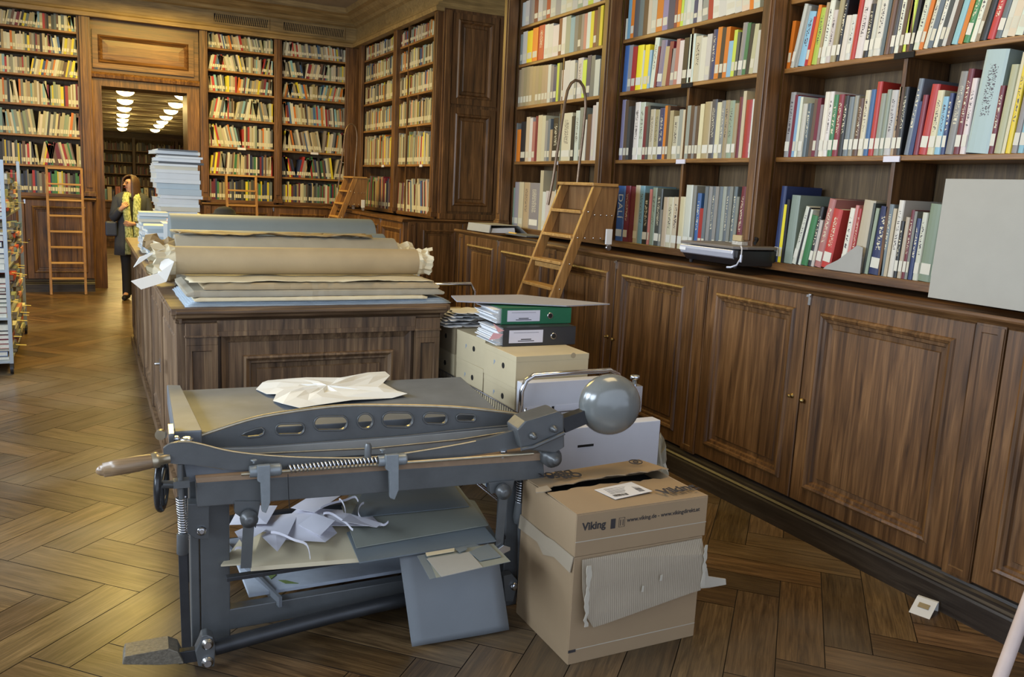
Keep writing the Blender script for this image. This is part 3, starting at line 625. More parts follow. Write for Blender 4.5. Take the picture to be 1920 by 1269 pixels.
def ordn(n):
    return '%d%s' % (n, 'th' if 10 <= n % 100 <= 20 else {1: 'st', 2: 'nd', 3: 'rd'}.get(n % 10, 'th'))
def book_mesh(b):
    t, h, d = b['t'], b['h'], b['d']; bd = min(0.0028, t * 0.2); m = MB()
    # boards and rounded spine in one outline, seen from above
    out = [(0, 0.006), (t * 0.12, 0.0015), (t * 0.35, 0.0), (t * 0.65, 0.0), (t * 0.88, 0.0015), (t, 0.006), (t, d), (t - bd, d), (t - bd, 0.009), (bd, 0.009), (bd, d), (0, d)]
    m.prism([(x, y, 0) for x, y in out], (0, 0, h)); return m
def label_quad(m, b, mi):
    t, h = b['t'], b['h']; z0 = b['lab']; z1 = z0 + min(0.055, h * 0.2); e = 0.0006
    return m.add([(t * .1, -e, z0), (t * .9, -e, z0), (t * .9, -e, z1), (t * .1, -e, z1)], [(0, 1, 2, 3)], mi)
stuff = MB(); scol = []; rgc = random.Random(77); used = set()
def tint(k, rg=rgc):
    c = PAL[k]; f = rg.uniform(0.8, 1.2); return tuple(min(0.9, x * f * rg.uniform(0.93, 1.07)) for x in c)
for row, lst in byrow.items():
    lst.sort(key=lambda b: b['x'])
    for i, b in enumerate(lst):
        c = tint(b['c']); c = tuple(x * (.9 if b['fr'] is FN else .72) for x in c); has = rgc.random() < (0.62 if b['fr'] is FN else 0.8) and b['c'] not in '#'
        ln = b['lean']; cs, sn = math.cos(ln), math.sin(ln)
        # pivot: the corner that stays on the shelf
        px_, pz_ = (b['x'] + b['t'] * cs, b['z']) if ln >= 0 else (b['x'], b['z'])
        M = Matrix.Rotation(ln, 4, 'Y'); base = Vector((-b['t'], 0, 0)) if ln >= 0 else Vector((0, 0, 0))
        off = Vector((px_, b['y'], pz_ + 0.0003)) + M.to_3x3() @ base
        if id(b) in BIG:
            m = book_mesh(b); th = 'thick' if b['t'] > 0.036 else ('slim' if b['t'] < 0.018 else '')
            ta = 'tall' if b['h'] > 0.36 else ''
            o = m.build('book', M_BOOK); o.rotation_mode = 'XYZ'
            W = Matrix.Translation((b['fr'][0][0], b['fr'][0][1], 0)) @ Matrix.Rotation(b['fr'][1], 4, 'Z') @ Matrix.Translation(off) @ M
            o.matrix_world = W; o.color = (*c, 1)
            bd = 0.003
            MB().box(min(bd, b['t'] * .2), b['t'] - min(bd, b['t'] * .2), 0.009, b['d'] - 0.004, 0.003, b['h'] - 0.004).build('page_block', M_PAGE, o)
            if has: label_quad(MB(), b, 0).build('spine_label', M_SPL, o)
            if row == ('lowest row', 'middle bay') and i == 0: text_mesh('spine_lettering', 'DAL\u00cd', b['t'] * 0.85, M_SPL, o, (b['t'] * .22, -0.0012, b['h'] * .86), (0, 0, -1), (1, 0, 0), 0.0003)
            nb = NAMEC[lst[i - 1]['c']] if i else None
            desc = ' '.join(x for x in (ta, th, NAMEC[b['c']], 'book') if x)
            side = (' after a %s one' % nb) if nb else ' at the left end'
            sh, bay = row
            lab = '%s%s, %s in %s, %s' % (desc, side, ordn(i + 1), sh, bay)
            if len(lab.split()) > 16: lab = '%s, %s in %s, %s' % (desc, ordn(i + 1), sh, bay)
            o['label'] = lab; o['category'] = 'book'; o['group'] = 'books on the %s, %s' % (sh, bay)
        else:
            t, h, d = b['t'], b['h'], b['d']; R3 = M.to_3x3(); base_i = len(stuff.v); nf = len(stuff.f)
            loc = MB().box(0, t, 0, d, 0, h)
            if has: label_quad(loc, b, 0)
            vs = [frame_pt(b['fr'], *(off + R3 @ Vector(v))) for v in loc.v]
            stuff.add(vs, loc.f); scol += [(*c, 1)] * 6
            if has: scol.append((0.55, 0.53, 0.42, 1))
if stuff.v:
    stuff.build('shelved_books', M_BOOKS, label='the many smaller looking books filling the far shelves and corner bookcases', cat='books', kind='stuff', col=scol)
# ================================================================== far room through the doorway
M_LAMP = emit('lit_lamp_glass', (1.0, 0.74, 0.26), 26.0)
M_LBASE = plain('lamp_rim', (0.5, 0.4, 0.15), 0.4)
LROW = [(0.68, 16.2), (0.76, 18.3), (0.83, 20.5), (0.90, 22.9), (0.97, 25.1), (1.055, 27.4), (1.15, 30.4)]
RROW = [(1.57, 16.0), (1.65, 18.1), (1.73, 20.2), (1.82, 22.5), (1.90, 24.7), (1.97, 26.8), (2.07, 29.7)]
LN = ['nearest the doorway', 'second from the doorway', 'third from the doorway', 'fourth from the doorway', 'fifth from the doorway', 'sixth from the doorway', 'farthest from the doorway']
for side, rowp in (('left', LROW), ('right', RROW)):
    for i, (x, y) in enumerate(rowp):
        t = empty('ceiling_lamp', (x, y, 3.05), 0, 'glowing half-round ceiling lamp in the far room, %s row, %s' % (side, LN[i]), 'lamp', 'ceiling lamps of the far room')
        MB().lathe((0, 0, 0), (0, 0, -1), [(0, 0.15), (0.03, 0.15)], 20).build('lamp_rim', M_LBASE, t)
        MB().lathe((0, 0, -0.03), (0, 0, -1), [(0, 0.142), (0.03, 0.135), (0.055, 0.11), (0.075, 0.07), (0.085, 0.03), (0.087, 0.004)], 20).build('lamp_glass', M_LAMP, t)
for y in (17, 22, 27): area('far_lamp_light', (1.3, y, 2.88), (0, 0, -1), 1.6, 1.2, 90, (1.0, 0.72, 0.28))
FF = ((0, 33.1), 0)
for i, x0 in enumerate((-1.2, 0.2, 1.6, 3.0)):
    b = bookcase('bookcase', 'dark oak bookcase at the far end of the far room, %s of four' % ('leftmost', 'second from left', 'third from left', 'rightmost')[i], 'bookcases of the far room', (0, 33.1, 0), 0, x0, x0 + 1.4, [0.4, 0.8, 1.2, 1.6, 2.0, 2.4], 2.8, 0.3, False, 0.1, 0.0)
    pilaster(b, x0, 0.1, 0.05, 2.85, -0.05, 0.05, False)
m = MB(); rg = random.Random(8); fc = []
for x0 in (-1.2, 0.2, 1.6, 3.0):
    for z in (1.2, 1.6, 2.0, 2.4):
        x = x0 + 0.08
        while x < x0 + 1.3:
            w_ = rg.uniform(0.02, 0.06); m.box(x, x + w_ - 0.003, 33.14, 33.35, z, z + rg.uniform(0.2, 0.3)); c = PAL[rg.choice('qmkdtgncq')]; fc += [(*c, 1)] * 6; x += w_
m.build('shelved_books', M_BOOKS, label='dim rows of books on the bookcases at the far end of the far room', cat='books', kind='stuff', col=fc)
t = empty('reference_desk', (0.25, 21.3, 0), 0, 'wooden counter desk standing across the far room, seen through the doorway', 'desk')
m = MB().box(0, 3.2, 0, 0.7, 0.0, 1.0)
for k in range(4): m.nested(0.04 + k * .8, 0.78 + k * .8, 0.12, 0.94, 0.0, [(0, 0), (0, 0.02), (0.07, 0.02), (0.09, 0.005)])
m.build('front_panel', M_OAKZ, t); MB().box(-0.05, 3.25, -0.05, 0.75, 1.0, 1.04).build('desk_top', M_EDGE, t, 0.006)
rg = random.Random(3); x = 0.22; k = 0; cl = [('red', 'r'), ('white', 'w'), ('light blue', 'l'), ('cream', 'c'), ('navy', 'n'), ('salmon pink', 'p'), ('white', 'w'), ('grey', 'g')]
while x < 3.0 and k < 22:
    nm, c = cl[k % 8]; w_ = rg.uniform(0.05, 0.12); h = rg.uniform(0.2, 0.36)
    b = dict(t=w_, h=h, d=0.22); o = book_mesh(b).build('book', M_BOOK); o.location = (x, 21.42 + rg.uniform(0, .15), 1.0405); o.color = (*PAL[c], 1)
    o['label'] = '%s book upright on the far room desk, %s from the left' % (nm, ordn(k + 1)); o['category'] = 'book'; o['group'] = 'books on the far room desk'
    x += w_ + rg.choice([0.004, 0.004, 0.03]); k += 1
# ================================================================== ladders
def ladder(name, label, x0, x1, y0, z0, y1, z1, n, first=0.1, grp='plain ladders leaning on the back shelves'):
    t = empty(name, (x0, y0, z0), 0, label, 'ladder', grp); d = Vector((0, y1 - y0, z1 - z0))
    for x in (0, x1 - x0): MB().bar((x, 0, 0), Vector((x, 0, 0)) + d, 0.032, 0.06, (0, 1, 0)).build('stringer', M_LADD, t, 0.003)
    for k in range(n):
        f = (first + k * (1 - first) / (n - 1)) * 0.995; p = d * f
        MB().box(0.012, x1 - x0 - 0.012, p.y - 0.035, p.y + 0.02, p.z - 0.014, p.z + 0.010).build('rung', M_LADDX, t, 0.003)
    return t
ladder('ladder', 'light wooden ladder standing against the back wall shelves left of the doorway', -0.44, -0.02, 13.02, 0.0, 13.24, 1.70, 8, 0.13)
ladder('ladder', 'light wooden ladder against the back wall shelves, its top seen behind the paper stacks', 1.87, 2.29, 12.96, 0.0, 13.24, 1.72, 8, 0.12)
def step_ladder(label, X, Yn, tread_mat=M_LADDX):
    # local x points to the shelves, y along them
    t = empty('library_ladder', (X, Yn, 0), 0, label, 'ladder', 'hooped library ladders resting on a counter'); W = 0.50; sl = 0.385; zt = 1.755
    def sx(z): return (z - zt) * sl
    for y, pn in ((0.0, M_LADD), (W - 0.03, M_LADD)):
        MB().prism([(sx(0), y, 0), (sx(0) + 0.10, y, 0), (sx(zt) + 0.10 - 0.03, y, zt), (sx(zt), y, zt)], (0, 0.03, 0)).build('stringer', M_LADD, t, 0.003)
        MB().prism([(0.06, y + 0.004, zt), (0.215, y + 0.004, zt - 0.005), (0.165, y + 0.004, 1.375), (sx(1.375) + 0.07, y + 0.004, 1.375)], (0, 0.018, 0)).build('side_panel', M_PLY, t)
    # bolts in the near panel
    m = MB()
    for x in (-0.035, 0.02, 0.07, 0.12, 0.165): m.lathe((x, 0.0, 1.572 - 0.02 * (x > 0)), (0, -1, 0), [(0, 0.006), (0.004, 0.005), (0.006, 0.001)], 8)
    for x in (-0.11, -0.05, 0.02, 0.08): m.lathe((x, 0.0, 1.387), (0, -1, 0), [(0, 0.006), (0.004, 0.005), (0.006, 0.001)], 8)
    for z in (1.20, 1.02): m.lathe((sx(z) + 0.05, 0.0, z), (0, -1, 0), [(0, 0.006), (0.004, 0.005), (0.006, 0.001)], 8)
    m.build('bolts', M_STEEL, t)
    MB().box(-0.015, 0.20, -0.01, W + 0.01, zt, zt + 0.022).build('top_platform', M_LADDX, t, 0.004)
    for k, z in enumerate((1.567, 1.39, 1.20, 1.02, 0.835, 0.65, 0.465, 0.28, 0.12)):
        d = 0.12 if k < 2 else 0.085
        MB().box(sx(z) - 0.012, sx(z) + d, 0.03, W - 0.03, z - 0.011, z + 0.011).build('tread', tread_mat, t, 0.003)
        if k == 2: MB().box(sx(z) + 0.02, sx(z) + 0.045, 0.03, W - 0.03, z - 0.055, z - 0.02).build('brace', tread_mat, t, 0.003)
    MB().box(0.07, 0.08, 0.03, W - 0.03, 1.58, zt).box(0.0, 0.01, 0.03, W - 0.03, 1.40, 1.555).build('back_panel', M_PLY, t)
    pts = []
    hp = [(-0.085, W + .01, 1.60), (-0.07, W + .008, 1.70), (-0.058, W, 1.80), (-0.042, W, 1.95), (-0.015, W, 2.18), (0.005, W, 2.36), (0.022, W, 2.45), (0.05, W, 2.505), (0.085, W, 2.53), (0.125, W, 2.525), (0.158, W, 2.49), (0.18, W, 2.42), (0.188, W, 2.34), (0.18, W, 2.15), (0.165, W, 1.95), (0.155, W, zt + .01)]
    MB().tube(hp, 0.011, 10).build('hoop_rail', plain_cache('rail_metal'), t)
    for y in (-0.012, W - 0.02):
        c = MB().box(0.115, 0.165, y - 0.012, y + 0.004, 1.345, 1.455).build('caster_plate', M_WHITE, t, 0.002)
        MB().lathe((0.137, y - 0.02, 1.322), (0, 1, 0), [(0, 0.02), (0.004, 0.0225), (0.018, 0.0225), (0.022, 0.02)], 18).build('caster_wheel', M_STEEL, c)
    return t
_pc = {}
def plain_cache(k):
    if k not in _pc: _pc[k] = plain(k, (0.16, 0.105, 0.065), 0.3, 0.5, 0.3, 20)
    return _pc[k]
step_ladder('big hooped library ladder with plywood side panels, resting on the long counter', 3.24, 5.25)
step_ladder('distant hooped library ladder in the far right corner, behind the grey paper roll', 3.42, 12.0)
# ================================================================== things on the long counter
CZ = 1.3003
def on_counter(x, y): return (x, y, CZ)
# black and silver scanner
t = empty('scanner', (3.47, 4.44, CZ), -math.pi / 2 + 0.02, 'silver and black flatbed scanner lying on the long counter before the middle bay', 'scanner')
M_BLK = plain('black_plastic', (0.015, 0.015, 0.017), 0.35); M_SIL = plain('silver_plastic', (0.50, 0.53, 0.62), 0.3, 0.3, 0.05); M_LID = plain('grey_lid', (0.16, 0.14, 0.125), 0.45, 0, 0.08)
MB().extrude_profile([(-0.30, 0.012), (-0.30, 0.075), (0.03, 0.075), (0.03, 0.045), (-0.015, 0.012)], (-0.02, 0, 0), (0.50, 0, 0)).build('base', M_BLK, t, 0.004)
MB().extrude_profile([(-0.012, 0.074), (0.040, 0.074), (0.043, 0.060), (0.034, 0.040), (0.0, 0.030)], (-0.024, 0, 0.002), (0.47, 0, 0.002)).build('front_strip', M_SIL, t, 0.003)
MB().prism([(-0.02, 0.30, 0.08), (0.50, 0.30, 0.08), (0.52, 0.22, 0.08), (0.52, 0.03, 0.08), (0.47, -0.042, 0.08), (-0.02, -0.042, 0.08)], (0, 0, 0.012)).build('lid', M_LID, t, 0.003)
for x, y in ((0.05, 0.0), (0.45, 0.01), (0.05, 0.27), (0.45, 0.27)): MB().lathe((x, y, 0), (0, 0, 1), [(0, 0.012), (0.013, 0.014)], 12).build('foot', M_BLK, t)
MB().box(-0.02, 0.04, -0.0455, -0.044, 0.052, 0.066).build('maker_plate', M_WHITE, t)
c = MB().tube([(0.505, -0.01, 0.094), (0.525, -0.02, 0.085), (0.53, -0.025, 0.05), (0.525, -0.05, 0.018), (0.50, -0.07, 0.008), (0.47, -0.075, 0.006)], 0.0045, 8).tube([(0.53, -0.025, 0.06), (0.53, -0.027, 0.03)], 0.008, 8)
c.build('cable', M_SIL, None, loc=(3.47, 4.44, CZ), label='grey plug cable hanging over the near end of the scanner', cat='cable').rotation_euler = (0, 0, -math.pi / 2 + 0.02)
o = MB().prism([(0.30, 0.10, 0.093), (0.39, 0.10, 0.093), (0.40, 0.20, 0.093), (0.29, 0.21, 0.093)], (0, 0, 0.014)).build('crumpled_wrapper', plain('foil', (0.55, 0.53, 0.48), 0.35, 0.4, 0.5, 60, 0.8, 40), label='crumpled white and dark wrapper lying on the scanner lid', cat='wrapper'); o.location = (3.47, 4.44, CZ); o.rotation_euler = (0, 0, -math.pi / 2 + 0.02)
o = MB().box(0.28, 0.36, 0.12, 0.17, 0.108, 0.132).build('small_carton', plain('carton_tan', (0.42, 0.33, 0.18), 0.6), None, 0.002, label='small tan carton standing on the scanner among the wrappers', cat='carton'); o.location = (3.47, 4.44, CZ); o.rotation_euler = (0, 0, -math.pi / 2 + 0.02)
o = MB().tube([(0.37, 0.15, 0.118), (0.40, 0.16, 0.128), (0.45, 0.165, 0.12), (0.455, 0.14, 0.104)], 0.009, 8).build('black_adapter_cable', M_BLK, label='short black adapter cable lying at the back of the scanner lid', cat='cable'); o.location = (3.47, 4.44, CZ); o.rotation_euler = (0, 0, -math.pi / 2 + 0.02)
for o in list(COL.objects):                      # the scanner body is about 13 cm high
    if o.parent is None and (o.get('label') or '').find('scanner') >= 0 and o.type in ('EMPTY', 'MESH') and abs(o.location.x - 3.47) < .01: o.scale.z = 1.45
# grey lever file lying open at the far end of the long counter
t = empty('grey_file', (3.30, 7.62, CZ), 0, 'grey cardboard file lying open and tented on the far end of the long counter', 'file')
M_GCARD = plain('grey_cardboard', (0.33, 0.33, 0.31), 0.75, var=0.06)
MB().prism([(0.0, 0.0, 0.0), (0.015, 0.0, 0.07), (0.03, 0.0, 0.075), (0.20, -0.10, 0.072), (0.35, -0.42, 0.004), (0.34, -0.42, 0.0), (0.05, -0.02, 0.055), (0.02, -0.0, 0.05)][:0] or [(0, 0.0, 0.0), (0.012, 0, 0.072), (0.30, 0.0, 0.072), (0.40, 0, 0.0), (0.385, 0, 0.0), (0.295, 0, 0.068), (0.02, 0, 0.068), (0.012, 0, 0.0)], (0.02, -0.46, 0)).build('cover', M_GCARD, t)
MB().prism([(0.03, -0.02, 0.0), (0.28, -0.02, 0.0), (0.27, -0.02, 0.05), (0.05, -0.02, 0.04)], (0.02, -0.42, 0)).build('papers', M_WHITE, t)
t = empty('pencil_tray', (3.42, 7.02, CZ), 0, 'flat dark tray holding a yellow pencil on the long counter left of the ladder', 'tray')
MB().box(0, 0.20, -0.42, 0, 0, 0.012).build('tray_base', plain('slate_tray', (0.10, 0.11, 0.12), 0.5), t, 0.003)
MB().bar((0.03, -0.02, 0.018), (0.03, -0.16, 0.018), 0.014, 0.010).build('pencil', plain('pencil_paint', (0.75, 0.45, 0.10), 0.5), t)
# large grey board leaning at the right
M_BOARD = plain('pale_grey_board', (0.36, 0.355, 0.32), 0.8, var=0.04, bmp=0.15, bs_=300)
A = onZ(1740, 553, CZ + 0.001); A.x = 3.46; A.y = onX(1740, 553, 3.46).y
o = MB().prism([(0, 0, 0), (0, -0.95, 0), (0.055, -0.92, 0.54), (0.055, 0.03, 0.54)], (0.014, 0, -0.002)).build('grey_board', M_BOARD, None, 0.001, label='large blank pale grey board leaning on the nearest bay at the right edge', cat='board')
o.location = (3.47, onX(1740, 553, 3.47).y, CZ + 0.005)
# bookend among the leaning books
o = MB().prism([(0, 0, 0), (0.26, 0, 0), (0.26, 0, 0.14), (0.22, 0, 0.15), (0.10, 0, 0.06), (0.02, 0, 0.02)], (0, 0.004, 0)).build('bookend', M_GCARD, label='grey metal bookend holding the leaning red books in the nearest bay', cat='bookend')
q = onX(1280 + 800 / 3, 280 + 660 / 3, BCX); o.location = (BCX - 0.012, q.y - 0.00, LEV_NEAR[0]); o.rotation_euler = (0, 0, RZ)
# pest trap on the floor by the plinth
t = empty('pest_trap', (3.185, 2.20, 0.0), 0.35, 'small white cardboard pest trap standing on the floor by the plinth', 'pest trap')
M_TRAP = plain('trap_card', (0.62, 0.62, 0.60), 0.5, var=0.05)
MB().prism([(-0.05, 0, 0.0), (0.04, 0, 0.045), (0.055, 0, 0.045), (0.06, 0, 0.0), (0.056, 0, 0.0), (0.052, 0, 0.041), (0.041, 0, 0.041), (-0.047, 0, 0.0)], (0, 0.085, 0)).build('folded_card', M_TRAP, t)
MB().obox((0.0, 0.0425, 0.0275), (0.012, 0, 0.006), (0, 0.022, 0), (-0.0004, 0, 0.0008)).build('window', plain('trap_window', (0.25, 0.19, 0.10), 0.4), t)
# round wooden pole crossing the lower right corner
P0 = onY(1868, 1290, 1.50); P1 = onY(1925, 1135, 1.54)
o = MB().tube([P0 + (P0 - P1) * 0.15, P1 + (P1 - P0) * 1.2], 0.021, 16).build('pole', plain('whitened_pole', (0.50, 0.40, 0.36), 0.5), label='pale round pole leaning through the lower right corner of the picture', cat='pole')
# ================================================================== big cabinet in the middle of the room
CT = 1.05
FY = 4.42
def cx_(px): return onY(px, 640, FY).x
t = empty('plan_cabinet', (0.38, FY, 0), 0, 'large worn oak cabinet in the middle of the room, piled with paper and rolls', 'cabinet')
m = MB().box(0.03, 1.39, 0.03, 4.85, 0.06, 0.99); m.box(0.0, 1.42, 0.0, 4.88, 0.0, 0.07)
m.build('carcass', M_DESK, t)
m = MB()
prof = [(-0.03, 0), (-0.02, 0.0), (-0.018, 0.015), (0.005, 0.028), (0.012, 0.030), (0.02, 0.045), (0.03, 0.052), (0.03, 0.066), (0.02, 0.072), (-0.03, 0.072)]
m.extrude_profile(prof, (-0.03 + .03, 0.0, 0.972), (1.42, 0.0, 0.972)); m.box(-0.022, 1.442, -0.022, 4.90, 1.018, CT)
m.extrude_profile([(a, b) for a, b in prof], (0.0, 4.88, 0.972), (0.0, 0.0, 0.972), (-1, 0, 0)); m.extrude_profile(prof, (1.42, 0, 0.972), (1.42, 4.88, 0.972), (1, 0, 0))
m.build('top', M_DESKX, t, 0.004)
for x0, x1 in ((0.045, 0.195), (1.245, 1.385)):
    m = MB().box(x0, x1, -0.005, 0.03, 0.07, 0.975)
    m.nested(x0, x1, 0.12, 0.865, -0.005, [(0, 0), (0, 0.012), (0.028, 0.012), (0.036, -0.008), (0.05, -0.008)])
    m.box(x0, x1, -0.017, 0, 0.865, 0.975); m.box(x0 - 0.006, x1 + 0.006, -0.024, 0, 0.905, 0.915).box(x0, x1, -0.02, 0, 0.07, 0.12)
    m.build('corner_pilaster', M_DESK, t, 0.002)
m = MB().box(0.195, 1.245, 0.0, 0.03, 0.93, 0.985); m.box(0.195, 1.245, -0.006, 0.03, 0.905, 0.93)
m.nested(0.215, 1.225, 0.10, 0.905, 0.03, [(0, 0), (0, 0.02), (0.035, 0.008), (0.036, 0.014), (0.105, 0.014), (0.108, 0.034), (0.118, 0.038), (0.128, 0.030), (0.135, 0.024), (0.145, 0.024), (0.152, 0.008), (0.175, 0.006), (0.18, 0.016)])
m.build('end_panel', M_DESK, t)
side = empty('side_panels', (0.03, 4.85, 0), RZ, parent=t)
m = MB()
for k in range(5):
    a = 0.06 + k * 0.955; m.nested(a, a + 0.80, 0.1, 0.95, 0.0, [(0, 0), (0, 0.014), (0.07, 0.014), (0.08, 0.022), (0.10, 0.006), (0.13, 0.004)]); m.box(a + 0.82, a + 0.94, -0.022, 0, 0.07, 0.97)
side2 = m.build('side_panel', M_DESK, t); side2.location = (0.03, 4.85, 0); side2.rotation_euler = (0, 0, RZ); bpy.data.objects.remove(side)
m = MB().box(-0.017, -0.012, 0.85, 0.87, 0.55, 0.63).lathe((-0.014, 0.86, 0.60), (-1, 0, 0), [(0, 0.01), (0.02, 0.01), (0.03, 0.004)], 10); m.build('lock', M_STEEL, t)
# ---- sheets, parcels and rolls on it
M_BSHEET = plain('pale_blue_board', (0.34, 0.40, 0.45), 0.6, var=0.06); M_KRAFT = plain('kraft_paper', (0.40, 0.31, 0.18), 0.62, var=0.14, vs=5, bmp=0.3, bs_=14)
M_KRAFTG = plain('grey_kraft', (0.33, 0.30, 0.23), 0.6, var=0.15, vs=6, bmp=0.35, bs_=12); M_CREAM = plain('cream_paper', (0.62, 0.55, 0.38), 0.6, var=0.1, vs=5, bmp=0.3, bs_=10)
M_GROLL = plain('grey_green_paper', (0.19, 0.22, 0.22), 0.55, var=0.06)
def wavy(name, x0, x1, y0, y1, z, th, mat, seed, amp=0.004, label=None, cat=None, group=None, nx=40, ny=10, ragged=0.01, slope=0.0):
    rg = random.Random(seed); ph = [rg.uniform(0, 6) for _ in range(8)]; vs = []; fs = []
    ex = [rg.uniform(-ragged, ragged) for _ in range(nx + 1)]; ey = [rg.uniform(-ragged, ragged) for _ in range(ny + 1)]
    for j in range(ny + 1):
        for i in range(nx + 1):
            u = i / nx; v = j / ny
            x = x0 + (x1 - x0) * u + (ey[j] if i in (0, nx) else 0); y = y0 + (y1 - y0) * v + (ex[i] if j in (0, ny) else 0)
            w_ = amp * (math.sin(u * 9 + ph[0] + v * 3) * .5 + math.sin(u * 23 + ph[1]) * .25 + math.sin(v * 11 + ph[2] + u * 5) * .4 + rg.uniform(-.1, .1))
            vs.append((x, y, z + abs(w_) + slope * u))
    for j in range(ny):
        for i in range(nx): a = j * (nx + 1) + i; fs.append((a, a + 1, a + nx + 2, a + nx + 1))
    o = MB().add(vs, fs, 0, True).build(name, mat, label=label, cat=cat, group=group)
    md = o.modifiers.new('thickness', 'SOLIDIFY'); md.thickness = th; md.offset = 1.0
    return o
z = CT + 0.0005
for k in range(4):
    wavy('board_sheet', 0.43 + 0.01 * k, 1.845 - 0.012 * k, 4.445 + 0.006 * k, 5.15, z, 0.0055, M_BSHEET, 10 + k, 0.0008, 'large pale blue board sheet on the oak cabinet, %s under the wrapped parcels' % ('lowest', 'second from bottom', 'third from bottom', 'uppermost')[k], 'sheet', 'pale blue sheets under the parcels', ragged=0.003); z += 0.0068
def parcel(x0, x1, y0, y1, z0, h, mat, seed, label):
    rg = random.Random(seed); n = 44; vs = []; fs = []
    prof = [(0, 0), (0, h * .3), (0.004, h * .8), (0.012, h), (y1 - y0 - .012, h), (y1 - y0, h * .7), (y1 - y0, 0)]
    for i in range(n + 1):
        u = i / n; x = x0 + (x1 - x0) * u; e = 0.004 * math.sin(u * 7 + seed) + rg.uniform(-.0015, .0015)
        sq = 0.25 if i in (0, n) else 1
        for a, b in prof: vs.append((x + (rg.uniform(-.006, .006) if i in (0, n) else 0), y0 + a + e, z0 + max(0, b * (1 - (1 - sq) * .6)) + (rg.uniform(-.0012, .0) if b > h * .7 else 0)))
    m_ = len(prof)
    for i in range(n):
        for j in range(m_ - 1): a = i * m_ + j; fs.append((a, a + 1, a + m_ + 1, a + m_))
    fs += [tuple(range(m_)), tuple(range(n * m_, n * m_ + m_))[::-1]]
    return MB().add(vs, fs).build('paper_parcel', mat, label=label, cat='parcel', group='flat wrapped parcels under the brown roll')
parcel(0.47, 1.70, 4.44, 5.15, z + .001, 0.020, M_CREAM, 1, 'flat cream wrapped parcel on the blue sheets, lowest of the wrapped parcels'); z += 0.022
parcel(0.44, 1.80, 4.45, 5.10, z + .001, 0.032, M_KRAFTG, 2, 'flat greyish wrapped parcel with creased corner, second from the bottom'); z += 0.034
parcel(0.52, 1.77, 4.46, 5.10, z + .001, 0.034, M_KRAFT, 3, 'flat brown wrapped parcel right under the loose cream cover sheet'); z += 0.036
wavy('cover_sheet', 0.45, 1.74, 4.46, 5.15, z + .001, 0.002, M_CREAM, 21, 0.009, 'loose wavy cream sheet lying between the parcels and the big brown roll', 'sheet'); z += 0.012
def crumple(mb, c, sx, sy, sz, seed, n=14, mi=0):
    """a crushed tuft of paper: a folded, irregular closed shell"""
    rg = random.Random(seed); vs = []; fs = []; N2 = n // 2 + 2
    for j in range(N2 + 1):
        th = math.pi * j / N2
        for i in range(n):
            ph = 2 * math.pi * i / n; r = 1 + rg.uniform(-0.32, 0.28)
            vs.append((c[0] + sx * r * math.sin(th) * math.cos(ph), c[1] + sy * r * math.sin(th) * math.sin(ph), c[2] + sz * r * math.cos(th)))
    for j in range(N2):
        for i in range(n): fs.append((j * n + i, j * n + (i + 1) % n, (j + 1) * n + (i + 1) % n, (j + 1) * n + i))
    return mb.add(vs, fs, mi)
def flange(mb, c, R, L, seed, sgn, n=26, mi=0):
    """flared torn wrapping at the end of a roll"""
    rg = random.Random(seed); rings = [(0, 0.98), (0.25, 1.04), (0.5, 0.9), (0.8, 1.1), (1.0, 1.0)]; vs = []; fs = []
    ph0 = [rg.uniform(.8, 1.25) for _ in range(n)]
    for k, (f, rr) in enumerate(rings):
        for i in range(n):
            a = 2 * math.pi * i / n; r = R * rr * (1 + (ph0[i] - 1) * f) * rg.uniform(.9, 1.08) if k else R * 0.99
            vs.append((c[0] + sgn * L * f * (rg.uniform(.75, 1.3) if k else 1), c[1] + r * math.cos(a), max(c[2] + r * math.sin(a), c[2] - R * 1.0)))
    for k in range(len(rings) - 1):
        for i in range(n): fs.append((k * n + i, k * n + (i + 1) % n, (k + 1) * n + (i + 1) % n, (k + 1) * n + i))
    return mb.add(vs, fs, mi)
R1 = 0.074; zc = z + R1 + 0.001
t = empty('paper_roll', (0.41, 4.74, z), 0, 'thick roll of brown wrapping paper with torn crumpled ends, on top of the parcels', 'paper roll')
def roll(t, x0, x1, R, mat, n=44, end=None, flat=1.0):
    m = MB(); prof = [(x0, R * 0.985), (x0 + 0.01, R), ((x0 + x1) / 2, R * 1.003), (x1 - 0.01, R), (x1, R * 0.985)]
    vs = []; fs = []
    for x, r in prof:
        for k in range(n): a = 2 * math.pi * k / n; vs.append((x, r * math.cos(a), R * flat + r * flat * math.sin(a)))
    for i in range(len(prof) - 1):
        for k in range(n): fs.append((i * n + k, i * n + (k + 1) % n, (i + 1) * n + (k + 1) % n, (i + 1) * n + k))
    m.add(vs, fs, 0, True); m.add(vs[:n], [tuple(range(n))[::-1]], 0); m.add(vs[-n:], [tuple(range(n))], 0)
    return m.build('roll_body', mat, t)
roll(t, 0.0, 1.32, R1, M_KRAFT)
m = MB(); flange(m, (0.0, 0, R1), R1, 0.11, 4, -1); m.build('torn_end', M_CREAM, t)
m = MB(); flange(m, (1.32, 0, R1), R1 * .98, 0.085, 6, 1); m.build('torn_end', M_CREAM, t)
m = MB().prism([(-0.06, -0.05, R1 + .03), (-0.01, -0.085, R1 + 0.0), (-0.05, -0.10, R1 - .10), (-0.17, -0.13, R1 - .135), (-0.215, -0.12, R1 - .095), (-0.09, -0.09, R1 - .06)], (0.002, 0.003, 0.002))
m.prism([(-0.05, -0.03, R1 + .06), (-0.09, -0.06, R1 + .05), (-0.20, -0.08, R1 - .03), (-0.17, -0.07, R1 + .02)], (0.0, 0.003, 0.002)); m.build('torn_flap', plain('white_paper_bright', (0.80, 0.80, 0.76), 0.6, var=0.04), t)
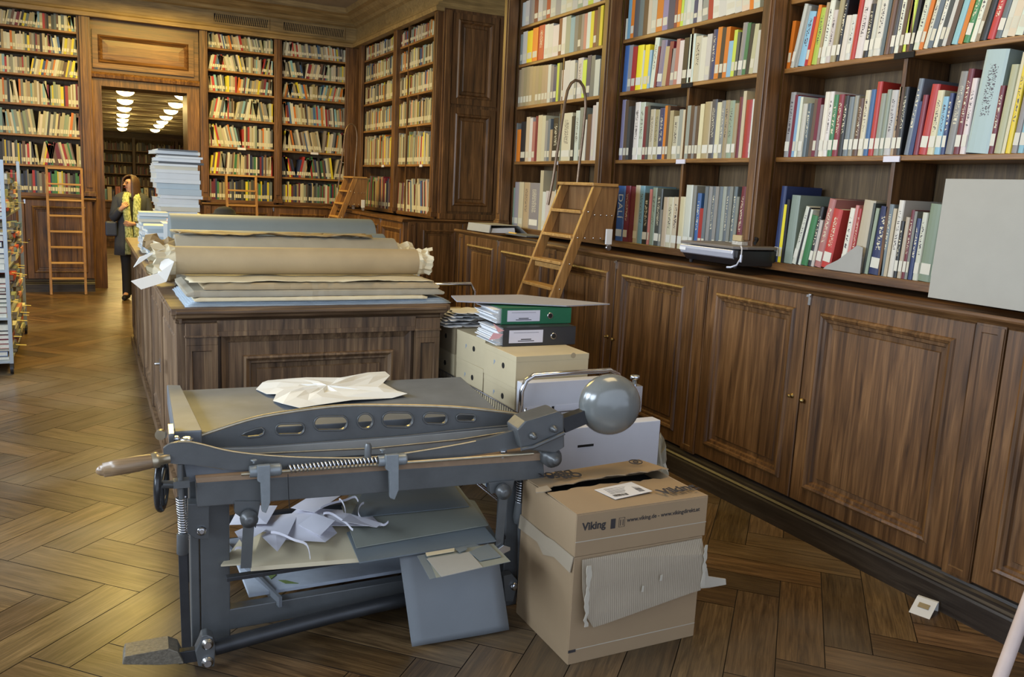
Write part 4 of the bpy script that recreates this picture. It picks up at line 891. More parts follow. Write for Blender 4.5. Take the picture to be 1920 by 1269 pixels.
# folded brown paper roll behind it
t = empty('paper_roll', (0.46, 5.33, CT + 0.0005), 0, 'flattened roll of brown paper with crumpled ends, behind the big brown roll', 'paper roll')
M_KR2 = plain('darker_kraft', (0.30, 0.21, 0.10), 0.6, var=0.2, vs=6, bmp=0.4, bs_=12)
roll(t, 0.0, 1.33, 0.133, M_KRAFTG, 36, None, 1.14)
m = MB(); flange(m, (0.0, 0, 0.15), 0.125, 0.13, 14, -1); m.build('torn_end', M_KR2, t)
m = MB(); flange(m, (1.33, 0, 0.15), 0.125, 0.11, 16, 1); m.build('torn_end', M_CREAM, t)
w1 = wavy('brown_wrapping', 0.47, 1.62, 5.27, 5.42, CT + 0.3045, 0.003, M_KR2, 31, 0.016, 'loose dark brown wrapping strip lying over the flattened paper roll', 'wrapping', ragged=0.02)
# grey boards and the long grey roll
for k in range(3):
    wavy('grey_board_sheet', 0.43, 1.86, 5.60, 6.72, CT + .0005 + k * 0.0252, 0.024, M_GROLL, 40 + k, 0.0006, 'wide grey board under the long grey roll, %s of three' % ('lowest', 'middle', 'topmost')[k], 'board', 'grey boards under the long grey roll', ragged=0.003)
t = empty('paper_roll', (0.49, 5.74, CT + 0.0775), 0, 'thinner grey paper roll lying right before the long grey green roll', 'paper roll'); roll(t, -0.02, 1.36, 0.114, M_GROLL)
t = empty('paper_roll', (0.50, 6.12, CT + 0.0775), 0, 'long thick smooth grey green paper roll behind the brown paper rolls', 'paper roll'); roll(t, 0.0, 1.38, 0.155, M_GROLL)
# ---- tall stack of white journals at the far left corner of the cabinet
M_JRN = [plain('journal_white', (0.66, 0.70, 0.72), 0.5, var=0.04), plain('journal_blue_grey', (0.42, 0.50, 0.55), 0.5, var=0.04), plain('journal_cream', (0.60, 0.58, 0.48), 0.5, var=0.04), plain('journal_dark', (0.10, 0.11, 0.12), 0.5)]
def vol(name, x0, x1, y0, y1, z0, th, mi, label, group, rot=0.0, cat='journal', pages=True):
    cxm, cym = (x0 + x1) / 2, (y0 + y1) / 2; w_, d = (x1 - x0) / 2, (y1 - y0) / 2
    bd = min(0.003, th * .15)
    m = MB().box(-w_, w_, -d, d, 0, bd).box(-w_, w_, -d, d, th - bd, th).box(-w_, w_, -d, -d + .003, bd, th - bd)
    o = m.build(name, mi, label=label, cat=cat, group=group); o.location = (cxm, cym, z0); o.rotation_euler = (0, 0, rot)
    if pages: MB().box(-w_ + .003, w_ - .003, -d + .0032, d - .003, bd, th - bd).build('page_block', M_PAGE, o)
    return o
rg = random.Random(12); z = CT + 0.0005; k = 0
SL = [(0.04, 2), (0.03, 0), (0.025, 0), (0.05, 0), (0.03, 1), (0.02, 0), (0.03, 0), (0.045, 0), (0.03, 0), (0.04, 2), (0.025, 0), (0.05, 0), (0.03, 0), (0.055, 1), (0.05, 1), (0.035, 0), (0.055, 0), (0.03, 0), (0.03, 2), (0.02, 0), (0.02, 3), (0.03, 0), (0.02, 0), (0.015, 3), (0.03, 0), (0.012, 3)]
for th, mi in SL:
    jx = rg.uniform(-.03, .03)
    vol('journal', 0.60 + jx, 0.97 + jx * .5 + rg.uniform(-.03, .02), 8.45 + rg.uniform(-.02, .02), 8.98, z, th, M_JRN[mi],
        '%s %s volume, %s from the bottom of the tall white stack' % ('thick' if th > .04 else 'thin' if th < .025 else 'flat', ('white', 'blue grey', 'cream', 'dark')[mi], ordn(k + 1)), 'volumes of the tall white stack', rg.uniform(-.05, .05)); z += th + 0.0006; k += 1
z = CT + .0005
for k in range(15):
    th = rg.uniform(0.012, 0.03); jx = rg.uniform(-.015, .02)
    vol('journal', 0.40 + jx, 0.62 + jx, 7.55 + rg.uniform(-.02, .02), 7.86, z, th, M_JRN[rg.choice([0, 0, 0, 1, 2])], 'thin bright journal, %s from the bottom of the low stack at the cabinet corner' % ordn(k + 1), 'journals of the low corner stack', rg.uniform(-.06, .06)); z += th + .0006
z = CT + .0005
for k in range(11):
    th = rg.uniform(0.015, 0.03); jx = rg.uniform(-.02, .02)
    vol('journal', 0.41 + jx, 0.60 + jx, 6.95, 7.25, z, th, M_JRN[rg.choice([0, 0, 0, 1])], 'glossy white pamphlet, %s from the bottom of the nearest corner stack' % ordn(k + 1), 'pamphlets of the nearest corner stack', rg.uniform(-.1, .1)); z += th + .0006
# map folders and odds beyond the grey roll
M_RED = plain('coral_folder', (0.55, 0.14, 0.10), 0.5)
z = CT + .0005
for k, (x0, x1, th, mt, nm) in enumerate(((0.72, 1.12, 0.10, M_GCARD, 'grey map box'), (0.70, 1.10, 0.08, M_CREAM, 'cream map box'), (0.71, 1.08, 0.07, M_GCARD, 'grey flat box'), (0.70, 1.09, 0.03, M_JRN[0], 'white flat folder'))):
    vol('map_box', x0, x1, 6.86, 7.36, z, th, mt, '%s in the pile behind the long grey roll, %s' % (nm, ('lowest', 'second from below', 'third from below', 'topmost')[k]), 'pile behind the long grey roll', 0.02 * k, 'box'); z += th + .0006
for k, (x0, x1, th, mt, nm) in enumerate(((0.90, 1.24, 0.012, M_CREAM, 'cream paper folder'), (0.95, 1.20, 0.016, M_JRN[0], 'thick white folder'), (0.86, 1.16, 0.012, M_CREAM, 'worn yellowish folder'))):
    vol('folder', x0, x1, 6.98, 7.35, z, th, mt, '%s on the pile behind the grey roll, %s' % (nm, ('undermost', 'middle', 'on top')[k]), 'folders on the pile', -0.05 + .06 * k, 'folder'); z += th + .0006
z = CT + .0005
for k, (th, mt, nm) in enumerate(((0.12, M_GCARD, 'grey archive box'), (0.11, M_GCARD, 'second grey archive box'), (0.04, M_KRAFTG, 'brownish map folder'), (0.03, M_JRN[2], 'cream map folder with white pages'), (0.02, M_KRAFT, 'brown map folder'))):
    vol('map_box', 1.24 + .02 * (k == 4), 1.58 - .05 * (k == 4), 6.9, 7.4, z, th, mt, '%s in the right pile behind the grey roll' % nm, 'right pile behind the grey roll', 0.015 * k, 'box'); z += th + .0006
vol('coral_folder', 0.55, 0.70, 6.62, 6.85, CT + 0.2945, 0.025, M_RED, 'coral red folder lying at the left end behind the grey roll', None, 0.1, 'folder')
vol('white_box', 0.50, 0.71, 6.60, 6.88, CT + .0005, 0.293, M_JRN[0], 'white cardboard box carrying the coral red folder on the cabinet', None, 0.0, 'box', False)
o = MB().lathe((0, 0, 0), (0, 0, 1), [(0, 0.15), (0.01, 0.155), (0.015, 0.10), (0.05, 0.085), (0.075, 0.05), (0.085, 0.003)], 22).build('felt_hat', plain('black_felt', (0.012, 0.012, 0.014), 0.9), label='black felt hat lying on a low pile beside the tall white stack', cat='hat'); o.location = (1.13, 8.1, 1.345)
vol('map_box', 0.98, 1.28, 7.9, 8.3, CT + .0005, 0.2935, M_GCARD, 'grey box under the black felt hat on the cabinet', None, 0, 'box', False)
# ================================================================== person in the doorway
def person():
    BX, BY = 0.565, 12.48
    t = empty('person', (BX, BY, 0), 0, 'person in dark coat and long green scarf standing before the doorway, holding a bag strap', 'person')
    M_SKIN = plain('skin', (0.50, 0.27, 0.17), 0.55, var=0.05); M_HAIR = plain('brown_hair', (0.07, 0.035, 0.02), 0.5, var=0.3, vs=60)
    M_COAT = plain('dark_coat', (0.045, 0.05, 0.062), 0.8); M_TRS = plain('black_trousers', (0.010, 0.010, 0.012), 0.8); M_TOP = plain('dark_top', (0.02, 0.02, 0.022), 0.8)
    M_SCF = scarf_mat()
    # skeleton: x right, -y to the camera; height 1.64
    J = {}; E = []; V = []; R = []
    def j(n, p, r, par=None):
        J[n] = len(V); V.append(p); R.append(r)
        if par: E.append((J[par], J[n]))
    j('pel', (0, 0, 0.90), 0.125); j('waist', (0, 0, 1.04), 0.105, 'pel'); j('chest', (0, 0.0, 1.22), 0.125, 'waist'); j('nb', (0, 0.01, 1.36), 0.065, 'chest')
    j('neck', (-0.005, 0.0, 1.42), 0.046, 'nb'); j('jaw', (-0.02, -0.015, 1.475), 0.055, 'neck'); j('head', (-0.015, -0.005, 1.545), 0.078, 'jaw'); j('crown', (-0.01, 0.0, 1.60), 0.055, 'head')
    for s, n in ((-1, 'a'), (1, 'b')):
        j('hip' + n, (s * 0.085, 0, 0.86), 0.085, 'pel'); j('knee' + n, (s * (0.085 if s < 0 else 0.09), (-0.02 if s < 0 else 0.02), 0.47), 0.055, 'hip' + n)
        j('ank' + n, (s * 0.09 - (0.0), (0.03 if s < 0 else 0.0), 0.09), 0.036, 'knee' + n); j('toe' + n, (s * 0.09 - 0.04, -0.10 if s < 0 else -0.12, 0.035), 0.030, 'ank' + n)
        j('sh' + n, (s * 0.155, 0.01, 1.33), 0.058, 'nb')
    j('ela', (-0.235, -0.02, 1.07), 0.040, 'sha'); j('wra', (-0.145, -0.17, 1.20), 0.026, 'ela'); j('hna', (-0.115, -0.185, 1.235), 0.028, 'wra')
    j('elb', (0.225, -0.02, 1.06), 0.040, 'shb'); j('wrb', (0.02, -0.19, 1.02), 0.026, 'elb'); j('hnb', (-0.04, -0.20, 1.025), 0.028, 'wrb')
    def fingers(h, base, dirv, spread, curl):
        d = Vector(dirv).normalized(); sp = Vector(spread).normalized(); c = Vector(curl).normalized()
        for k, L in enumerate((0.062, 0.072, 0.066, 0.052)):
            p = Vector(base) + sp * (k - 1.5) * 0.018
            j(h + 'f%d0' % k, tuple(p + d * 0.012), 0.0095, h); j(h + 'f%d1' % k, tuple(p + d * L * .5 + c * 0.008), 0.0085, h + 'f%d0' % k); j(h + 'f%d2' % k, tuple(p + d * L * .8 + c * 0.03), 0.0075, h + 'f%d1' % k)
        p = Vector(base) - sp * 0.03 - d * 0.01
        j(h + 't0', tuple(p), 0.0105, h); j(h + 't1', tuple(p - sp * 0.012 + d * 0.03), 0.0085, h + 't0')
    fingers('hna', (-0.10, -0.19, 1.25), (0.5, 0.1, 0.8), (0.6, -0.3, -0.5), (0.5, 0.8, -0.2)); fingers('hnb', (-0.06, -0.205, 1.027), (-1, -0.1, 0.05), (0.05, -0.2, 1), (0, 1, 0))
    me = bpy.data.meshes.new('body'); me.from_pydata(V, E, []); me.materials.append(M_SKIN)
    o = bpy.data.objects.new('body', me); COL.objects.link(o); o.parent = t
    md = o.modifiers.new('skin', 'SKIN'); md.use_smooth_shade = True
    for i, sv in enumerate(me.skin_vertices[0].data): sv.radius = (R[i], R[i] * (0.8 if i < 3 else 1)); sv.use_root = (i == 0)
    o.modifiers.new('sub', 'SUBSURF').levels = 1; o.modifiers['sub'].render_levels = 2
    # face turned to the left of the picture
    H = Vector((-0.018, -0.01, 1.535)); fd = Vector((-0.75, -0.66, 0)).normalized(); rt = Vector((fd.y, -fd.x, 0)) * -1
    m = MB(); m.prism([H + fd * 0.075 + Vector((0, 0, .02)), H + fd * 0.105 + Vector((0, 0, -.018)), H + fd * 0.072 + rt * .012 + Vector((0, 0, -.022)), H + fd * .072 - rt * .012 + Vector((0, 0, -.022))][:3], rt * -0.012); m.build('nose', M_SKIN, t)
    m = MB()
    for s in (-1, 1): m.lathe(H + fd * 0.070 + rt * s * 0.03 + Vector((0, 0, .015)), fd, [(0, 0.012), (0.006, 0.010), (0.009, 0.002)], 10)
    m.build('eyes', M_HAIR, t)
    m = MB()
    for s in (-1, 1):
        c = H + fd * 0.088 + rt * s * 0.031 + Vector((0, 0, .015)); m.tube([c + (rt * math.cos(a * .7854) * .024 + Vector((0, 0, 1)) * math.sin(a * .7854) * .017) for a in range(8)], 0.0022, 5, closed=True)
    m.build('glasses', M_BLK, t)
    MB().obox(H + fd * 0.078 + Vector((0, 0, -.048)), rt * 0.02, fd * 0.006, Vector((0, 0, 0.004))).build('mouth', plain('lips', (0.35, 0.08, 0.06), 0.5), t)
    m = MB()   # long hair: a cap with falling sides
    n = 18; vs = []; fs = []
    rings = [(1.642, 0.01), (1.632, 0.055), (1.60, 0.088), (1.55, 0.102), (1.49, 0.104), (1.43, 0.112), (1.37, 0.12), (1.33, 0.11), (1.31, 0.09)]
    for z_, r in rings:
        for i in range(n + 1):
            a = math.radians(-55 + 262 * i / n) + math.atan2(-fd.y, -fd.x) - math.radians(76)
            vs.append((H.x + 0.008 + r * math.cos(a) * (1 + .05 * math.sin(i * 2.3)), H.y + 0.02 + r * math.sin(a), z_))
    for k in range(len(rings) - 1):
        for i in range(n): b = k * (n + 1) + i; fs.append((b, b + 1, b + n + 2, b + n + 1))
    m.add(vs, fs, 0, True); h = m.build('hair', M_HAIR, t); sd = h.modifiers.new('s', 'SOLIDIFY'); sd.thickness = 0.022; sd.offset = 0
    def loft(rings, mat, name, gap=None, th=0.008, n=28):
        vs = []; fs = []
        for (x, y, z_, rx, ry) in rings:
            for i in range(n + 1):
                a = -math.pi / 2 + (gap or 0) + (2 * math.pi - 2 * (gap or 0)) * i / n
                f = 1 + 0.03 * math.sin(a * 7 + z_ * 5)
                vs.append((x + rx * f * math.cos(a), y + ry * f * math.sin(a), z_))
        for k in range(len(rings) - 1):
            for i in range(n): b = k * (n + 1) + i; fs.append((b, b + 1, b + n + 2, b + n + 1))
        o_ = MB().add(vs, fs, 0, True).build(name, mat, t); sd = o_.modifiers.new('s', 'SOLIDIFY'); sd.thickness = th; sd.offset = 1; return o_
    loft([(0, 0, 0.60, 0.225, 0.17), (0, 0, 0.75, 0.215, 0.16), (0, 0, 0.92, 0.195, 0.15), (0, 0, 1.06, 0.165, 0.13), (0, 0, 1.2, 0.178, 0.14), (0, 0.01, 1.31, 0.205, 0.125), (0, 0.01, 1.375, 0.195, 0.095), (0, 0.01, 1.41, 0.13, 0.08), (0, 0.01, 1.435, 0.07, 0.065)], M_COAT, 'coat', 0.42)
    loft([(0, 0, 0.84, 0.165, 0.13), (0, 0, 1.0, 0.135, 0.115), (0, 0, 1.2, 0.15, 0.125), (0, 0.0, 1.32, 0.14, 0.09), (0, 0, 1.36, 0.09, 0.075)], M_TOP, 'shirt', None, 0.004)
    for pts, r, nm in (([V[J['sha']], V[J['ela']], V[J['wra']]], [0.068, 0.056, 0.040], 'sleeve'), ([V[J['shb']], V[J['elb']], V[J['wrb']]], [0.068, 0.056, 0.040], 'sleeve')):
        p = [Vector(a) for a in pts]; P = [p[0] + Vector((0, 0, .012)), p[0].lerp(p[1], .5), p[1].lerp(p[0], .08), p[1].lerp(p[2], .12), p[1].lerp(p[2], .6), p[2]]
        MB().tube(P, [r[0] * 1.12, r[0] * .95, r[1] * 1.02, r[1], r[1] * .85, r[2]], 14).build(nm, M_COAT, t)
    for n_, s in (('a', -1), ('b', 1)):
        p = [Vector(V[J[k + n_]]) for k in ('hip', 'knee', 'ank')]
        MB().tube([p[0] + Vector((0, 0, .05)), p[0].lerp(p[1], .5), p[1], p[1].lerp(p[2], .6), p[2] + Vector((0, 0, -.03))], [0.098, 0.084, 0.066, 0.058, 0.056], 16).build('trouser_leg', M_TRS, t)
        a = p[2]; q = Vector(V[J['toe' + n_]])
        MB().tube([Vector((a.x, a.y + .03, 0.04)), Vector((a.x, a.y, 0.05)), (Vector((a.x, a.y, .045)) + q) / 2, Vector((q.x, q.y - .02, 0.034)), Vector((q.x - .004, q.y - .05, 0.028))], [0.034, 0.046, 0.040, 0.034, 0.016], 12).build('shoe', M_BLK, t)
    def strip(pts, w_, name, mat, th=0.012):
        vs = []; fs = []
        for k, (x, y, z_) in enumerate(pts): vs += [(x - w_[k] / 2, y, z_), (x - w_[k] / 6, y - .012, z_), (x + w_[k] / 6, y - .004, z_), (x + w_[k] / 2, y, z_)]
        for k in range(len(pts) - 1):
            for i in range(3): b = 4 * k + i; fs.append((b, b + 1, b + 5, b + 4))
        o_ = MB().add(vs, fs, 0, True).build(name, mat, t); sd = o_.modifiers.new('s', 'SOLIDIFY'); sd.thickness = th; sd.offset = 0; return o_
    strip([(-0.06, -0.06, 1.42), (-0.08, -0.13, 1.34), (-0.075, -0.165, 1.2), (-0.06, -0.17, 1.05), (-0.05, -0.185, 0.85), (-0.055, -0.19, 0.62)], [0.06, 0.08, 0.085, 0.085, 0.095, 0.10], 'scarf', M_SCF, 0.02)
    strip([(0.05, -0.06, 1.42), (0.06, -0.13, 1.34), (0.05, -0.165, 1.2), (0.04, -0.175, 1.05), (0.05, -0.19, 0.9), (0.04, -0.19, 0.78)], [0.06, 0.085, 0.09, 0.08, 0.085, 0.075], 'scarf', M_SCF, 0.02)
    MB().tube([(-0.085, 0.02, 1.40), (0, 0.075, 1.42), (0.085, 0.02, 1.40), (0.06, -0.06, 1.40), (0, -0.075, 1.375), (-0.06, -0.06, 1.40)], 0.032, 12, closed=True).build('scarf', M_SCF, t)
    o = MB().box(-0.07, 0.07, -0.05, 0.05, -0.13, 0.06).build('shoulder_bag', plain('navy_bag', (0.03, 0.04, 0.08), 0.5), None, 0.02, label='small dark shoulder bag hanging at the hip of the person', cat='bag'); o.location = (BX - 0.26, BY - 0.05, 0.98)
    MB().tube([(0.04, 0, 0.06), (0.09, 0.03, 0.2), (0.14, 0.03, 0.35), (0.18, 0.03, 0.43)], 0.008, 6).build('strap', M_BLK, o)
def scarf_mat():
    m, nt, bs = nt_new('green_scarf'); v = mapping(nt, 'Object', (60, 60, 30)); n = noise(nt, v, 1.0, 2)
    nt.links.new(ramp(nt, n, [(0.35, (0.16, 0.19, 0.06)), (0.65, (0.55, 0.58, 0.28))]), bs.inputs['Base Color']); bs.inputs['Roughness'].default_value = 0.9; return m
person()
# ================================================================== steel cart with books at the left edge
t = empty('book_cart', (-1.15, 8.0, 0), 0, 'tall steel shelf cart crammed with books at the left picture edge', 'cart')
M_GALV = plain('galvanised', (0.42, 0.47, 0.50), 0.35, 0.7, 0.05)
CW, CD = 0.57, 1.95
for x in (0.0, CW):
    for y in (0.0, CD):
        MB().box(x - 0.014, x + 0.014, y - 0.014, y + 0.014, 0.09, 1.74).build('post', M_GALV, t)
        c = MB().lathe((x - 0.012, y, 0.045), (1, 0, 0), [(0, 0.043), (0.024, 0.043)], 16).box(x - .015, x + .015, y - .012, y + .012, 0.045, 0.10).build('caster', M_BLK, t)
ZS = (0.11, 0.47, 0.86, 1.29)
for z in ZS: MB().box(0.0, CW, -0.01, CD, z - 0.02, z).build('shelf', M_GALV, t, 0.002)
M_BOOKP = {}
rg = random.Random(21); nb = 0; nmz = ('bottom shelf', 'second shelf', 'third shelf', 'top shelf')
M_SLIP = plain('yellow_slip', (0.62, 0.55, 0.25), 0.7)
bcol = 'wcktmgdwnrwwhgpsb'
for si, z0 in enumerate(ZS):
    for pi, (yy, zmx) in enumerate(((0.03, 0.33), (0.40, 0.30), (0.78, 0.33), (1.16, 0.31), (1.54, 0.28))):
        z = z0 + 0.0005; kk = 0
        while z < z0 + zmx - 0.03:
            th = rg.uniform(0.022, 0.055); c = rg.choice(bcol); w_ = rg.uniform(0.20, 0.30); d_ = rg.uniform(0.24, 0.34)
            if z + th > z0 + 0.36: break
            x1 = CW + rg.uniform(-0.03, 0.02)
            m = MB().box(0, w_, 0, d_, 0, 0.003).box(0, w_, 0, d_, th - .003, th).box(w_ - .003, w_, 0, d_, .003, th - .003)
            o = m.build('book', M_BOOKP.setdefault(c, plain('cart_cover_' + NAMEC[c].replace(' ', '_'), PAL[c], 0.5, var=.05)) , None)
            o.location = (-1.15 + x1 - w_, 8.0 + yy + rg.uniform(-.02, .02), z); 
            o['label'] = '%s book lying on the %s of the cart, %s pile, %s up' % (NAMEC[c], nmz[si], ordn(pi + 1), ordn(kk + 1)); o['category'] = 'book'; o['group'] = 'books lying on the steel cart'
            MB().box(0.004, w_ - .0032, 0.004, d_ - .004, 0.003, th - .003).build('page_block', M_PAGE, o)
            if rg.random() < 0.22:
                yy2 = rg.uniform(0.03, d_ - .06); MB().box(w_ * .5, w_ + rg.uniform(.03, .07), yy2, yy2 + .035, th * .5, th * .5 + .001).build('paper_slip', M_SLIP, o) if False else MB().obox((w_ + .02, yy2, th + .001), (.04, 0, -.003), (0, .018, 0), (0, 0, .0006)).build('paper_slip', M_SLIP, o)
            z += th + .0032; kk += 1; nb += 1
# upright things on the top shelf and the blue folder
o = vol('blue_folder', -0.72, -0.60, 8.03, 8.30, 1.62, 0.42, plain('blue_folder_card', (0.06, 0.16, 0.28), 0.5), 'upright blue folder at the very left picture edge, on the cart pile', None, 0, 'folder', False)
o = vol('white_board_box', -0.95, -0.38, 8.0, 8.26, 1.2955, 0.02, M_JRN[0], 'wide white card jutting out over the cart shelf edge', None, 0, 'card', False) if False else None
# ================================================================== board cutter (foreground)
M_IRON = plain('grey_hammer_paint', (0.098, 0.104, 0.107), 0.40, 0.2, 0.16, 14, 0.25, 55, coat=0.2); M_IRON2 = plain('dark_iron', (0.042, 0.044, 0.048), 0.42, 0.5, 0.2, 12, 0.2, 50)
M_TOP = plain('worn_steel_top', (0.155, 0.17, 0.19), 0.48, 0.15, 0.22, 7, 0.1, 80)
M_TOP.node_tree.nodes['Principled BSDF'].inputs['Specular IOR Level'].default_value = 0.25
M_WORN = plain('worn_bright_edge', (0.42, 0.37, 0.27), 0.35, 0.8, 0.2, 30)
M_WSTRIP = plain('wooden_strip', (0.27, 0.18, 0.11), 0.55, 0, 0.2, 20); M_HANDLE = wood('turned_handle_wood', (0.16, 0.10, 0.055), (0.27, 0.18, 0.10), (0.36, 0.26, 0.15), 'x', 0.3)
NP = Vector((0.06, 1.0, 0)).normalized(); AP = Vector((1.0, -0.06, 0)).normalized()
def PM(px, py, d=0.0):
    r = ray(px, py); k = (2.918 + d) / (r.y + 0.06 * r.x); return CAMP + r * k
CUT = empty('board_cutter', (0.3, 2.9, 0), 0, 'old grey cast iron board cutter with lever, wooden handle and ball counterweight in the foreground', 'paper cutter')
def B(mb, name, mat, par=None, bevel=0.0, **k):       # a part of the cutter, given in room coordinates
    mb.v = [(x - 0.3, y - 2.9, z) for x, y, z in mb.v]
    return mb.build(name, mat, CUT, bevel, **k)
def prism_h(mb, loops, off, m=0):
    from mathutils.geometry import tessellate_polygon
    loops = [[Vector(p) for p in l] for l in loops]; flat = [p for l in loops for p in l]; n = len(flat); off = Vector(off)
    tri = tessellate_polygon(loops); fs = [tuple(t) for t in tri] + [tuple(n + i for i in reversed(t)) for t in tri]; b = 0
    for l in loops:
        k = len(l)
        for i in range(k): fs.append((b + i, b + (i + 1) % k, n + b + (i + 1) % k, n + b + i))
        b += k
    return mb.add(flat + [p + off for p in flat], fs, m)
def smooth_px(pts, n=4):
    out = []; N_ = len(pts)
    for i in range(N_ - 1):
        p0 = pts[max(i - 1, 0)]; p1 = pts[i]; p2 = pts[i + 1]; p3 = pts[min(i + 2, N_ - 1)]
        for k in range(n):
            t = k / n; f = lambda a, b, c, d: 0.5 * (2 * b + (c - a) * t + (2 * a - 5 * b + 4 * c - d) * t * t + (3 * b - a - 3 * c + d) * t ** 3)
            out.append((f(p0[0], p1[0], p2[0], p3[0]), f(p0[1], p1[1], p2[1], p3[1])))
    return out + [pts[-1]]
def ov(x0, x1, y0, y1, sl=0.0, n=20):       # rounded slot in pixels
    r = (y1 - y0) / 2; cy_ = (y0 + y1) / 2; out = []
    for k in range(n):
        a = 2 * math.pi * k / n; cxx = x1 - r if math.cos(a) > 0 else x0 + r
        x = cxx + r * math.cos(a); out.append((x, cy_ + r * math.sin(a) + sl * (x - (x0 + x1) / 2)))
    return out
# table
TZ = 0.80
m = MB().prism([(0.27, 3.10, TZ - .035), (1.50, 3.045, TZ - .035), (1.60, 3.70, TZ - .035), (0.285, 3.75, TZ - .035)], (0, 0, 0.035)); B(m, 'table_top', M_TOP, None, 0.004)
m = MB().prism([(0.25, 3.04, TZ - 0.06), (0.34, 3.03, TZ - .06), (0.335, 3.74, TZ - .06), (0.285, 3.76, TZ - .06)], (0, 0, 0.085)); B(m, 'side_guide', M_TOP, None, 0.005)
m = MB().box(0.30, 1.52, 3.12, 3.68, TZ - 0.11, TZ - 0.036); B(m, 'table_frame', M_IRON2)
# front bed beam with its wooden strip
def pmbar(mb, a, b, dd, mi=0):     # a,b: pixel polygon in plane d, extruded by dd
    return mb
def slab(pix, d, th, name, mat, bevel=0.002, par=None):
    return B(MB().prism([PM(x, y, d) for x, y in pix], NP * th), name, mat, par, bevel)
slab([(368, 905), (370, 951), (700, 925), (1021, 897), (1019, 862)], 0.0, 0.10, 'front_beam', M_IRON, 0.003)
slab([(367, 897), (368, 905.5), (1019, 862.5), (1020, 849)], -0.006, 0.112, 'beam_strip', M_WSTRIP, 0.001)
slab([(350, 878), (352, 893), (980, 852), (980, 842)], 0.09, 0.14, 'bed_rail', M_IRON2, 0.002)
# arched press beam with openings
top = smooth_px([(340, 829), (392, 811), (457, 790), (513, 777), (624, 762), (717, 760), (844, 763), (930, 771), (986, 780)])
bot = smooth_px([(984, 796), (868, 806), (759, 818), (624, 828), (485, 838), (346, 842)])
holes = [[(450, 817), (462, 810), (480, 804), (490, 802), (496, 806), (494, 814), (486, 818), (466, 820)], ov(517, 571, 794, 815, -0.04), ov(589, 652, 780, 807, -0.03), ov(670, 700, 775, 804), ov(717, 775, 773, 801, 0.0), ov(794, 839, 774, 795, 0.02), ov(856, 892, 777, 790, 0.02)]
m = MB(); prism_h(m, [[PM(x, y, 0.14) for x, y in top + bot]] + [[PM(x, y, 0.14) for x, y in h] for h in holes], NP * 0.022); pb = B(m, 'press_beam', M_IRON)
m = MB(); m.tube([PM(x, y, 0.146) for x, y in top], 0.0075, 8); B(m, 'press_beam_flange', M_WORN)
m = MB()
for h in holes: m.tube([PM(x, y, 0.137) for x, y in h], 0.0035, 6, closed=True)
m.tube([PM(x, y, 0.137) for x, y in bot], 0.006, 8); B(m, 'press_beam_rim', M_IRON)
slab([(345, 842), (352, 866), (520, 870), (700, 866), (860, 846), (980, 816), (984, 798), (760, 819), (624, 829), (485, 839)], 0.13, 0.05, 'clamp_bar', plain('clamp_steel', (0.27, 0.275, 0.265), 0.45, 0.2, 0.15, 10), 0.002)
B(MB().tube([PM(x, y, 0.126) for x, y in ((350, 851), (485, 850), (700, 840), (860, 824), (980, 805))], 0.003, 6), 'clamp_bar_edge', M_WORN)
# lever with blade
ltop = smooth_px([(306, 841), (320, 832), (348, 828), (378, 833), (438, 847), (531, 856), (640, 859), (700, 857), (772, 848), (892, 827), (978, 803)])
lbot = smooth_px([(980, 838), (900, 852), (760, 868), (600, 880), (450, 881), (400, 876), (360, 871), (330, 870), (308, 866)])
B(MB().prism([PM(x, y, -0.01) for x, y in ltop + lbot], NP * 0.016), 'lever', M_IRON, None, 0.002)
m = MB().tube([PM(x, y, -0.008) for x, y in ltop[6:-4]], 0.0035, 6); B(m, 'blade_edge', M_WORN)
h0 = PM(306, 860, -0.002); h1 = PM(179, 884, -0.03); ax = (h1 - h0); Lh = ax.length
m = MB().lathe(h0 - ax.normalized() * 0.02, ax, [(0, 0.018), (0.03, 0.020), (0.035, 0.026), (0.045, 0.027), (0.055, 0.024)], 20); B(m, 'ferrule', M_WORN)
m = MB().lathe(h0, ax, [(0.025, 0.019), (0.04, 0.024), (0.08, 0.0265), (0.13, 0.026), (0.18, 0.023), (Lh - 0.03, 0.020), (Lh - 0.012, 0.016), (Lh - .003, 0.008), (Lh, 0.001)], 24); B(m, 'handle', M_HANDLE)
# hub, arm and counterweight
slab([(970, 806), (985, 790), (1046, 771), (1058, 778), (1059, 838), (1040, 850), (978, 842)], -0.06, 0.11, 'hub', M_IRON, 0.006)
m = MB()
for x, y, r in ((998, 816, 0.013), (1037, 803, 0.013)): m.lathe(PM(x, y, -0.06), -NP, [(0, r * 1.2), (0.012, r * 1.15), (0.016, r * .7), (0.028, r * .7), (0.03, r * .3)], 6)
m.tube([PM(977, 842, -0.066), PM(1000, 838, -0.068), PM(1058, 812, -0.066)], 0.008, 8)
B(m, 'hub_bolts', M_IRON)
m = MB().lathe(PM(1024, 850, 0.02), -NP, [(0, 0.04), (0.06, 0.04), (0.062, 0.028), (0.085, 0.028), (0.088, 0.015), (0.10, 0.015), (0.102, 0.004)], 18); B(m, 'pivot_nut', M_IRON)
slab([(1052, 785), (1108, 766), (1108, 792), (1060, 812)], -0.01, 0.045, 'weight_arm', M_IRON2, 0.003)
bc = PM(1143, 758, 0.0); m = MB(); pr = []
for k in range(17):
    a = math.pi * k / 16; pr.append((-0.085 * math.cos(a), max(0.001, 0.126 * math.sin(a) ** 0.85)))
m.lathe(bc, Vector((0.35, 1, 0.05)), pr, 40); B(m, 'counterweight', plain('grey_gloss_paint', (0.17, 0.182, 0.178), 0.2, 0.1, 0.1, 12, 0.08, 40, coat=0.6))
m = MB().box(0, 0, 0, 0, 0, 0) if False else MB()
